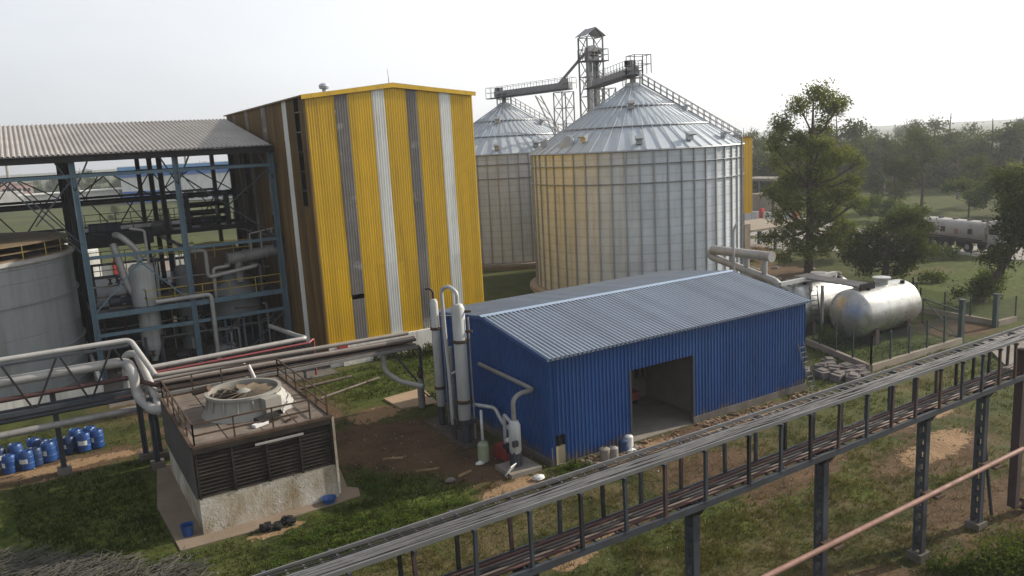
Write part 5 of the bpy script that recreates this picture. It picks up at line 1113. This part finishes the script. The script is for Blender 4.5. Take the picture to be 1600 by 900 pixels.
make_tree('leaning_tree','dark tree with a bare leaning trunk at the right edge','x' and (89.2,45.8,0),treepts([(-1.6,0),(-.7,1.1),(.5,2.6),(1.6,4.6),(2.5,7.5),(3.3,10.5)]),[.62,.5,.42,.36,.28,.12],pxc(0,0,b3,s3,3),.38,14000,LEAF2,seed=3)
def shrub(label,base,items,sc_,leaf,n,seed,sz=.3,group='shrubs',name='shrub'):
    return make_tree(name,label,base,treepts([(0,0),(.05,.5),(.1,1.)]),[.12,.08,.04],pxc(0,0,items,sc_,seed),sz,n,leaf,cat='shrub',group=group,seed=seed,limbs=False)
shrub('dark round shrub at the foot of the leaning tree',(87.5,46.8,0),[(-8,22,16),(10,25,18),(28,12,14),(-20,12,12)],13,LEAF2,1500,31)
shrub('bright green shrub behind the leaning trunk',(95,49.5,0),[(0,25,18),(-14,14,12),(14,16,14)],13,LEAF4,1400,32)
shrub('low green bush on the lawn left of the leaning tree',(95.5,56.0,0),[(0,10,12),(-16,8,9),(14,7,9)],13,LEAF4,900,33)
shrub('dark bush in the bottom right corner by the rack column',(33.6,17.2,0),[(0,8,26),(34,14,30),(66,14,30),(-30,4,16),(98,20,28),(60,2,22)],24,LEAF4,9000,34,.15)
shrub('weedy bush at the foot of the second rack column from the right',(33.3,17.3,0),[(0,12,20),(24,6,18),(-20,2,12)],42,LEAF4,2600,35,.13)
shrub('brown green bush under the middle of the rack',(20.6,21.6,0),[(0,10,24),(-34,4,18),(24,4,14)],40,LEAF1,3000,36,.12)
shrub('weedy bush left of the rack in the foreground',(10.6,27,0),[(0,6,22),(-30,3,16),(30,4,16)],36,LEAF4,3000,37,.13)
shrub('green weeds by the shed left corner',(26.5,37.6,0),[(0,4,14),(-24,2,9),(26,3,10)],28,LEAF4,1800,38,.13)
shrub('green bush growing by the white plinth of the yellow building',(30,70.2,0),[(-60,6,16),(-25,8,18),(10,8,18),(40,9,18)],19,LEAF2,2600,39,.22)
shrub('dark bush inside the tank yard by the rear tank',(61.4,46.0,0),[(0,14,16),(16,8,12),(-8,26,10)],16,LEAF1,1300,40,.2)
shrub('tall weeds along the lawn edge beside the road',(112,66,0),[(-20,10,10),(0,12,12),(22,9,10)],9,LEAF4,1200,41,.35)
# middle distance trees
def gen_tree(name,label,base,h,w_,leaf,n,seed,group,lsz=.8,low=.12):
    rng=random.Random(seed); cl=[]
    for k in range(rng.randint(11,15)):
        f=rng.random(); a=rng.uniform(0,2*pi); zz=h*(low+.18+.68*f); rad=w_*.5*(1-abs(f-.35)*.9)*rng.uniform(.3,1.); r=h*rng.uniform(.10,.17)
        cl.append((rad*cos(a),rad*sin(a),zz,r))
    return make_tree(name,label,base,[(0,0,0),(.1,0,h*.3),(0,.2,h*.6),(.1,0,h*.85)],[h*.022,h*.018,h*.012,h*.004],cl,lsz,n,leaf,seed=seed,group=group)
MID=[((169,109,0),13,14,LEAF3,11,'dark bushy tree left of centre in the middle distance beyond the road'),((178,108,0),17.5,15,LEAF3,12,'tall pale topped tree beyond the road'),((182,98,0),11,13,LEAF3,13,'spreading tree behind the tanker truck beyond the road'),
 ((165,90,0),8.5,12,LEAF4,14,'fresh green low tree directly behind the tanker truck'),((170,83,0),10,12,LEAF1,15,'olive tree behind the truck cab'),((160,78,0),9,11,LEAF4,16,'bright green tree above the truck cab at right'),((172,72,0),12,13,LEAF3,17,'dense tree at the right edge beyond the road'),
 ((128,80,0),5.6,9,LEAF4,18,'small yellow green tree at the left end of the tanker'),((150,100,0),4.5,10,LEAF4,19,'low bright bush on the strip beyond the road'),((105,76,0),6,6,LEAF2,20,'dark small tree hanging beside the tall tree'),((185,118,0),9,10,LEAF3,22,'hazy round tree at the edge of the bare field')]
for b_,h,w_,lf,sd_,lab in MID: gen_tree('broadleaf_tree',lab,b_,h,w_,lf,4200,sd_,'trees beyond the road',.5)
BARE=[((206,101,0),17,'bare dead tree with forked trunk at the right'),((214,94,0),19,'second bare dead tree nearest the right edge'),((200,112,0),11,'bare spindly tree before the far wood'),((196,128,0),9,'low leaning bare tree by the pale field'),((201,133,0),8,'bare bent tree left of the bushy trees')]
for k,(b_,h,lab) in enumerate(BARE): make_tree('bare_tree',lab,b_,[(0,0,0),(.3,.2,h*.2),(.1,-.2,h*.38)],[.42,.36,.3],[],0,0,LEAF3,BARKG,group='bare trees',seed=50+k,bare=(h*.2,.26,4))
# far treeline: a few trees built once, copied
FK=[]
for k,(h,w_) in enumerate(((21,22),(19,24),(23,20),(17,22))):
    FK.append(gen_tree('far_tree','hazy tree',(0,0,0),h,w_,LEAF3,3200,70+k,'hazy treeline',.95,-.12))
rng=random.Random(77); pos=[]
for k in range(44):
    f=k/43.; p=Vector((205,186,0)).lerp(Vector((262,96,0)),f)+FW*rng.uniform(-6,26)+RT*rng.uniform(-3,3); pos.append((p,rng.uniform(.8,1.12)))
for k in range(16):
    f=k/15.; p=Vector((330,330,0)).lerp(Vector((460,170,0)),f)+FW*rng.uniform(0,60); pos.append((p,rng.uniform(.85,1.2)))
pos.sort(key=lambda q: RT.dot(q[0])/max(1,FW.dot(q[0])))
used=set()
for k,(p,s_) in enumerate(pos):
    i=rng.randrange(4); lab='hazy tree in the far treeline right of the silos, %s from the left'%(ordn(k) if k<60 else 'last')
    r=dup(FK[i],p,lab,rng.uniform(0,6),s_) if i in used else FK[i]
    used.add(i); r.location=p*S; r['label']=lab; r.scale=(s_,s_,s_*rng.uniform(.9,1.1)); r.rotation_euler=(0,0,rng.uniform(0,6))
EM=[((300,172,0),1.25,'tall emergent tree above the far treeline, left of the pair'),((330,150,0),1.3,'wide emergent tree above the middle of the far treeline'),((300,118,0),1.45,'tallest emergent tree above the far treeline at the right')]
for k,(p,s_,lab) in enumerate(EM): dup(FK[k],p,lab,k*2.,s_)
# left field trees
LP=[]; rng=random.Random(99)
for k in range(30):
    p=Vector((-60+k*9+rng.uniform(-4,4),560+rng.uniform(0,140)-k*2,0)); LP.append(p)
for k,p in enumerate(LP): r=dup(FK[k%4],p,'distant hazy tree beyond the grass field seen through the steel frame, %s from the left'%ordn(k),rng.uniform(0,6),rng.uniform(.7,1.05)); r['group']='distant trees beyond the field'
for k,(x,y,s_) in enumerate(((40,300,.28),(52,280,.22),(28,330,.3),(70,250,.2))):
    r=dup(FK[k%4],(x,y,0),'small bush on the grass field, %s nearest'%ORD[(2,1,3,0)[k]],k*1.3,s_); r['category']='bush'; r['group']='bushes on the grass field'
# ------------------------------------------------------------------ far left buildings and fence
bb=thing('warehouse','long far warehouse with blue and white bands and a light blue roof','warehouse',(80,450,0))
O=Vector((44,462,0)); U=Vector((96,424,0))-O; LN=U.length; U.normalize(); N=Vector((-U.y,U.x,0))
def bx_(a,b_,z0,z1,d0_,d1_,m,nm):
    P=[O+U*a-N*d0_,O+U*b_-N*d0_,O+U*b_+N*d1_,O+U*a+N*d1_]; mb=MB(); mb.add([p+Vector((0,0,z0)) for p in P]+[p+Vector((0,0,z1)) for p in P],[(0,3,2,1),(4,5,6,7),(0,1,5,4),(1,2,6,5),(2,3,7,6),(3,0,4,7)]); mb.build(nm,m,bb)
LW=LN+40
bx_(0,LW,0,13.4,0,30,WSHEET,'wall'); FBL=mat('bright_blue_band',(.03,.14,.46),.5,0,.08,.1); bx_(0,22,0,6.,.4,0,FBL,'blue_panel'); bx_(-1,LW,13.4,16.6,.8,31,FBL,'fascia'); bx_(-1,LW,16.6,18.6,.4,31,BLUEROOF,'roof_edge'); bx_(-1,LW,18.6,19.,0,31,WSHEET,'roof')
for k in range(9): bx_(26+k*7.5,31+k*7.5,1.,4.6,.4,0,GLASS if k%3 else BLUE,'door')
wl=thing('long_white_shed','low long white walled shed at the field edge','shed',(20,470,0))
MB().box((0,478,0),(44,490,7)).build('wall',WPAINT,wl); MB().box((-3,476.5,7),(46,491,7.6)).build('roof',WSHEET,wl); MB().box((-14,500,0),(0,520,9)).build('annex',WPAINT,wl)
rng=random.Random(31)
for k in range(9):
    x=-62+k*8+rng.uniform(-2,2); y=500+rng.uniform(0,60); h=rng.uniform(8,16); t=thing('town_house','pale pink distant house, %s from the left in the town edge'%ORD[k],'house',(x,y,0),'distant town houses')
    MB().box((x-4,y-4,0),(x+4,y+4,h)).build('wall',TOWNP if k%3 else WPAINT,t); MB().box((x-4.3,y-4.3,h),(x+4.3,y+4.3,h+.5)).build('roof',CONC,t)
    for i in range(3):
        for j in range(int(h//4)): MB().box((x-3+i*2.2,y-4.06,1.4+j*3.6),(x-1.8+i*2.2,y-3.98,3.2+j*3.6)).build('window',GLASS,t)
for k,(x,y,h) in enumerate(((-8,700,58),(90,540,38))):
    t=thing('mast',['tall thin mast far beyond the field at left','pale chimney mast above the warehouse'][k],'mast',(x,y,0)); MB().taper([(x,y,0),(x,y,h*.6),(x,y,h)],[1.2,.8,.35],8).build('shaft',CONCL,t); MB().box((x-1.6,y-1.6,h*.86),(x+1.6,y+1.6,h*.9)).build('platform',STEELM,t)
bf=thing('boundary_wall','white boundary wall with red pillars beyond the steel structure','wall',(15,160,0)); MB().box((-14,160,-.2),(48,160.4,2.6)).build('panel',WPAINT,bf)
for k in range(8): MB().box((-12+k*8,159.7,-.2),(-11.3+k*8,160.6,3.)).build('pillar',REDP,bf)
# ------------------------------------------------------------------ tanker truck
tt=thing('tanker_truck','white tanker truck with a worn tank parked on the gravel road','truck',(119.5,67,0))
e=(Vector((118.0,59.0,0))-Vector((122.4,74.6,0))); TL=e.length; e.normalize(); sN=Vector((-e.y,e.x,0)); O=Vector((122.6,74.4,.06))
def tb(a,b_,z0,z1,y0,y1,m,nm,par=None,bev=0):
    P=[O+e*a+sN*y0,O+e*b_+sN*y0,O+e*b_+sN*y1,O+e*a+sN*y1]; mb=MB(); mb.add([p+Vector((0,0,z0)) for p in P]+[p+Vector((0,0,z1)) for p in P],[(0,3,2,1),(4,5,6,7),(0,1,5,4),(1,2,6,5),(2,3,7,6),(3,0,4,7)]); return mb.build(nm,m,par or tt)
tb(0,12.2,1.35,1.7,.6,2.6,STEELM,'chassis')
mb=MB(); n=20; mb.smooth=True
for x in (0,.25,12.0,12.25):
    k_=.9 if x in (0,12.25) else 1
    for i in range(n):
        a=2*pi*i/n; c_,s_=cos(a),sin(a); yy=1.6+1.75*k_*math.copysign(abs(c_)**.7,c_); zz=3.15+1.5*k_*math.copysign(abs(s_)**.7,s_); p=O+e*x+sN*yy+Vector((0,0,zz)); mb.v.append(tuple(p))
for j in range(3):
    for i in range(n): i2=(i+1)%n; mb.face([j*n+i,j*n+i2,(j+1)*n+i2,(j+1)*n+i])
mb.smooth=False; mb.face(list(range(n))); mb.face([3*n+i for i in range(n)][::-1]); mb.build('tank',TRUCKW,tt)
for x in (2.2,5.,7.8,10.4): tb(x,x+.5,4.6,4.85,1.3,1.9,STEELM,'hatch')
tb(.2,12.1,1.95,2.15,-.20,-.16,RUST,'stripe')
for x,z,m in ((2.,3.5,RUSTP),(4.3,3.2,RUST),(6.8,3.0,RUSTP),(9.4,3.2,STEELD)): tb(x,x+.8,z-.4,z+.4,-.19,-.16,m,'emblem')
tb(12.7,15.2,1.0,3.0,.1,3.1,TRUCKW,'cab'); tb(12.7,14.7,3.0,4.3,.15,3.05,TRUCKW,'cab_roof'); tb(12.9,14.4,3.05,3.95,.1,.16,GLASS,'side_window'); tb(14.68,14.76,3.05,3.95,.3,2.9,GLASS,'windscreen'); tb(12.3,12.75,3.1,4.9,.2,3.0,TRUCKW,'bulkhead')
for x in (1.2,3.,5.2,9.2,13.6):
    for yy in (.25,2.95):
        wv=MB(); c_=O+e*x+sN*yy+Vector((0,0,.8)); wv.tube([c_-sN*.2,c_+sN*.2],.8,18); wh=wv.build('wheel',BLACK,tt)
        if yy<1: MB().tube([c_-sN*.24,c_-sN*.2],.4,12).build('rim',PIPEG,wh)
for x0,x1 in ((.3,6.),(8.3,10.1),(12.8,14.6)): tb(x0,x1,1.65,1.75,-.05,.55,STEELM,'mudguard')
# ------------------------------------------------------------------ heaps and ground cover
mb=MB(); rng=random.Random(14)
for k in range(700):
    a=rng.uniform(0,2*pi); rr=abs(rng.gauss(0,1.6)); p=Vector((97+rr*cos(a)*1.3,85.5+rr*sin(a),rng.uniform(.1,max(.2,1.9-rr*.6)))); d=Vector((rng.gauss(0,1),rng.gauss(0,1),rng.gauss(0,.5))).normalized()*rng.uniform(.4,1.1); mb.beam(p-d,p+d,.07,.05)
solo(mb,'wood_heap',[WOOD],'heap of dry yellow brushwood beside the canopy pillar','heap')
for k in range(14):
    f=rng.random(); x,y=87+rng.uniform(-6,8),74+rng.uniform(-6,7); r=rng.uniform(.25,.6); mb=MB().lathe([(.001,-.1),(r,.05),(r*.8,r*.5),(.001,r*.75)],(0,0,0),8); mb.v=[(a*rng.uniform(.8,1.3)+x,b_*rng.uniform(.8,1.2)+y,c) for a,b_,c in mb.v]; solo(mb,'rubble_lump',STONE if k%2 else CONCL,'pale rubble lump on the brown ground behind the silver tanks','rubble','rubble lumps under the tall tree')
mb=MB().lathe([(.001,-.1),(.22,.0),(.2,.2),(.001,.3)],(23.9,18.6,0),8); solo(mb,'orange_bag',mat('orange_plastic',(.6,.12,.03),.5),'small orange bag lying in the dry grass below the rack','bag')
mb=MB(); rng=random.Random(41)
for k in range(1500):
    x=-7+rng.random()*12.; y=44.3-.85*x-abs(rng.gauss(0,2.2))+rng.gauss(0,.45)
    if x>2.5 and y>41.2: continue
    d=Vector((rng.gauss(1,.6),rng.gauss(.1,.7),rng.gauss(0,.10))).normalized()*rng.uniform(.25,.8); p=Vector((x,y,gz_(x,y)+rng.uniform(.04,.38))); mb.beam(p-d,p+d,rng.uniform(.014,.03),.02)
o=mb.build('dry_debris',STRAW); o['kind']='stuff'; o['label']='pile of dry grey plant stalks along the bottom left edge'
mb=MB(); rng=random.Random(6); cnt=0
EXC=[(25.5,49.8,38.6,54.8),(4.0,14.9,41.8,55.6),(21.9,26,38.8,54.6),(20.2,25.3,55.2,59.5)]
while cnt<95000:
    u=rng.random(); dist=17+(u**1.25)*62; a=yaw+rng.uniform(-.60,.60); x,y=dist*cos(a),dist*sin(a)
    if any(q[0]<x<q[1] and q[2]<y<q[3] for q in EXC) or y>69.5 and x<42: cnt+=1; continue
    m=masks(x,y)
    if rng.random()<m[0]*1.15: cnt+=1; continue
    cl=noise.noise(Vector((x*.5,y*.5,20)))
    if rng.random()>.62+cl*1.0+m[2]*.35: cnt+=1; continue
    z=gz_(x,y)-.02; h=rng.uniform(.07,.2)*(1+m[2]*.6+max(0,cl)*1.1)
    st=.15+.62*m[1]+rng.uniform(-.1,.18)-.12*m[2]+max(0,noise.noise(Vector((x*.2,y*.2,40))))*.45
    for _ in range(3):
        a2=rng.uniform(0,6.28); e2=Vector((cos(a2),sin(a2),0)); w2=rng.uniform(.02,.045); ln=Vector((rng.gauss(0,.5),rng.gauss(0,.5),1))*h; p=Vector((x+rng.gauss(0,.1),y+rng.gauss(0,.1),z))
        mb.tone=max(.02,min(.98,st+rng.uniform(-.1,.12))); mb.add([p-e2*w2,p+e2*w2,p+ln],[(0,1,2)])
    cnt+=1
o=mb.build('grass',GRASSM); o['kind']='stuff'; o['label']='rough green and dry grass over the yard'

mb=MB(); rng=random.Random(61)
for k in range(5200):
    u=rng.random(); dist=18+(u**1.2)*34; a=yaw+rng.uniform(-.60,.35); x,y=dist*cos(a),dist*sin(a)
    if any(q[0]<x<q[1] and q[2]<y<q[3] for q in EXC): continue
    m=masks(x,y); cl=noise.noise(Vector((x*.45,y*.45,70)))
    if m[1]+m[0]*.7+cl*.9 < .62: continue
    z=gz_(x,y)-.02; h=rng.uniform(.18,.5); st=.55+.4*rng.random()
    for _ in range(7):
        a2=rng.uniform(0,6.28); e2=Vector((cos(a2),sin(a2),0)); w2=rng.uniform(.012,.026); ln=Vector((rng.gauss(0,.6),rng.gauss(0,.6),.9))*h; p=Vector((x+rng.gauss(0,.12),y+rng.gauss(0,.12),z))
        mb.tone=max(.02,min(.98,st+rng.uniform(-.2,.1))); mb.add([p-e2*w2,p+e2*w2,p+ln],[(0,1,2)])
o=mb.build('dry_weeds',leaf_mat('dry_weed',(.03,.036,.014),(.19,.135,.07),.25)); o['kind']='stuff'; o['label']='brown dry weeds and dead grass under and around the cable rack'
mb=MB(); rng=random.Random(62)
for k in range(2600):
    u=rng.random(); dist=18+(u**1.1)*44; a=yaw+rng.uniform(-.6,.6); x,y=dist*cos(a),dist*sin(a)
    if any(q[0]+.3<x<q[1]-.3 and q[2]+.3<y<q[3]-.3 for q in EXC[:2]): continue
    m=masks(x,y)
    if rng.random()>.12+m[0]*.9: continue
    r=rng.uniform(.025,.08)*(1.6 if rng.random()<.06 else 1); z=gz_(x,y)+r*.2+(.1 if any(q[0]<x<q[1] and q[2]<y<q[3] for q in EXC) else 0)
    mb.add([(x+r*rng.uniform(.7,1.4),y,z),(x,y+r*rng.uniform(.7,1.3),z),(x-r*rng.uniform(.7,1.4),y,z),(x,y-r,z),(x,y,z+r*rng.uniform(.5,1.1)),(x,y,z-r)],[(0,1,4),(1,2,4),(2,3,4),(3,0,4),(1,0,5),(2,1,5),(3,2,5),(0,3,5)])
o=mb.build('gravel',mat('pebble',(.27,.225,.175),.95,0,.45,6.)); o['kind']='stuff'; o['label']='loose pebbles and litter on the bare dirt'

mb=MB(); rng=random.Random(63)
WZ=[(14,38.3,3.6,2.2),(11,39.6,2.8,1.6),(17.5,37.2,2.4,1.5),(25,36.6,1.8,.8),(9,36.5,2.6,2.4),(3,40,3,2.5),(15.5,43,1.0,3.),(40.5,15.6,3.2,1.5),(27.5,66,6,1.2),(30,68.8,7,1.2),(-4,53,4,4)]
for k in range(15000):
    c=rng.choice(WZ); a=rng.uniform(0,6.28); q=sqrt(rng.random())*rng.uniform(.6,1.15); x,y=c[0]+c[2]*q*cos(a),c[1]+c[3]*q*sin(a)
    if any(e_[0]<x<e_[1] and e_[2]<y<e_[3] for e_ in EXC): continue
    if noise.noise(Vector((x*.9,y*.9,90)))<-.12: continue
    z=gz_(x,y)+abs(rng.gauss(0,.14))+.02+max(0,noise.noise(Vector((x*.7,y*.7,55))))*.3; st=rng.uniform(.1,.75)
    for _ in range(3):
        p=Vector((x+rng.gauss(0,.06),y+rng.gauss(0,.06),z+rng.gauss(0,.03))); a1=Vector((rng.gauss(0,1),rng.gauss(0,1),rng.gauss(0,.4))).normalized(); b1_=a1.cross(Vector((rng.gauss(0,.4),rng.gauss(0,.4),1))).normalized(); l=rng.uniform(.05,.12)
        mb.tone=max(.02,min(.98,st+rng.uniform(-.15,.2))); mb.add([p-a1*l*.5,p+b1_*l*.34,p+a1*l*.5,p-b1_*l*.34],[(0,1,2,3)])
o=mb.build('weeds',LEAF4); o['kind']='stuff'; o['label']='low leafy green weeds spreading over the yard'

mb=MB(); rng=random.Random(64)
for k in range(1300):
    x=rng.uniform(27,50) if k%4 else rng.gauss(30.5,1.5); y=38.6-abs(rng.gauss(0,.85))-.05
    if noise.noise(Vector((x*.8,y*1.3,33)))<.02: continue
    if 32.2<x<37.5 and rng.random()<.4: continue
    r=rng.uniform(.03,.11)*(1.6 if rng.random()<.1 else 1); mb.obox((x,y,gz_(x,y)+r*.5),(r*2.2,r*1.3,r*1.1),rng.uniform(0,3),rng.uniform(-.5,.5))
o=mb.build('rubble',mat('brick_rubble',(.22,.15,.10),.95,0,.4,5.)); o['kind']='stuff'; o['label']='brick rubble and soil lumps along the front wall of the blue shed'
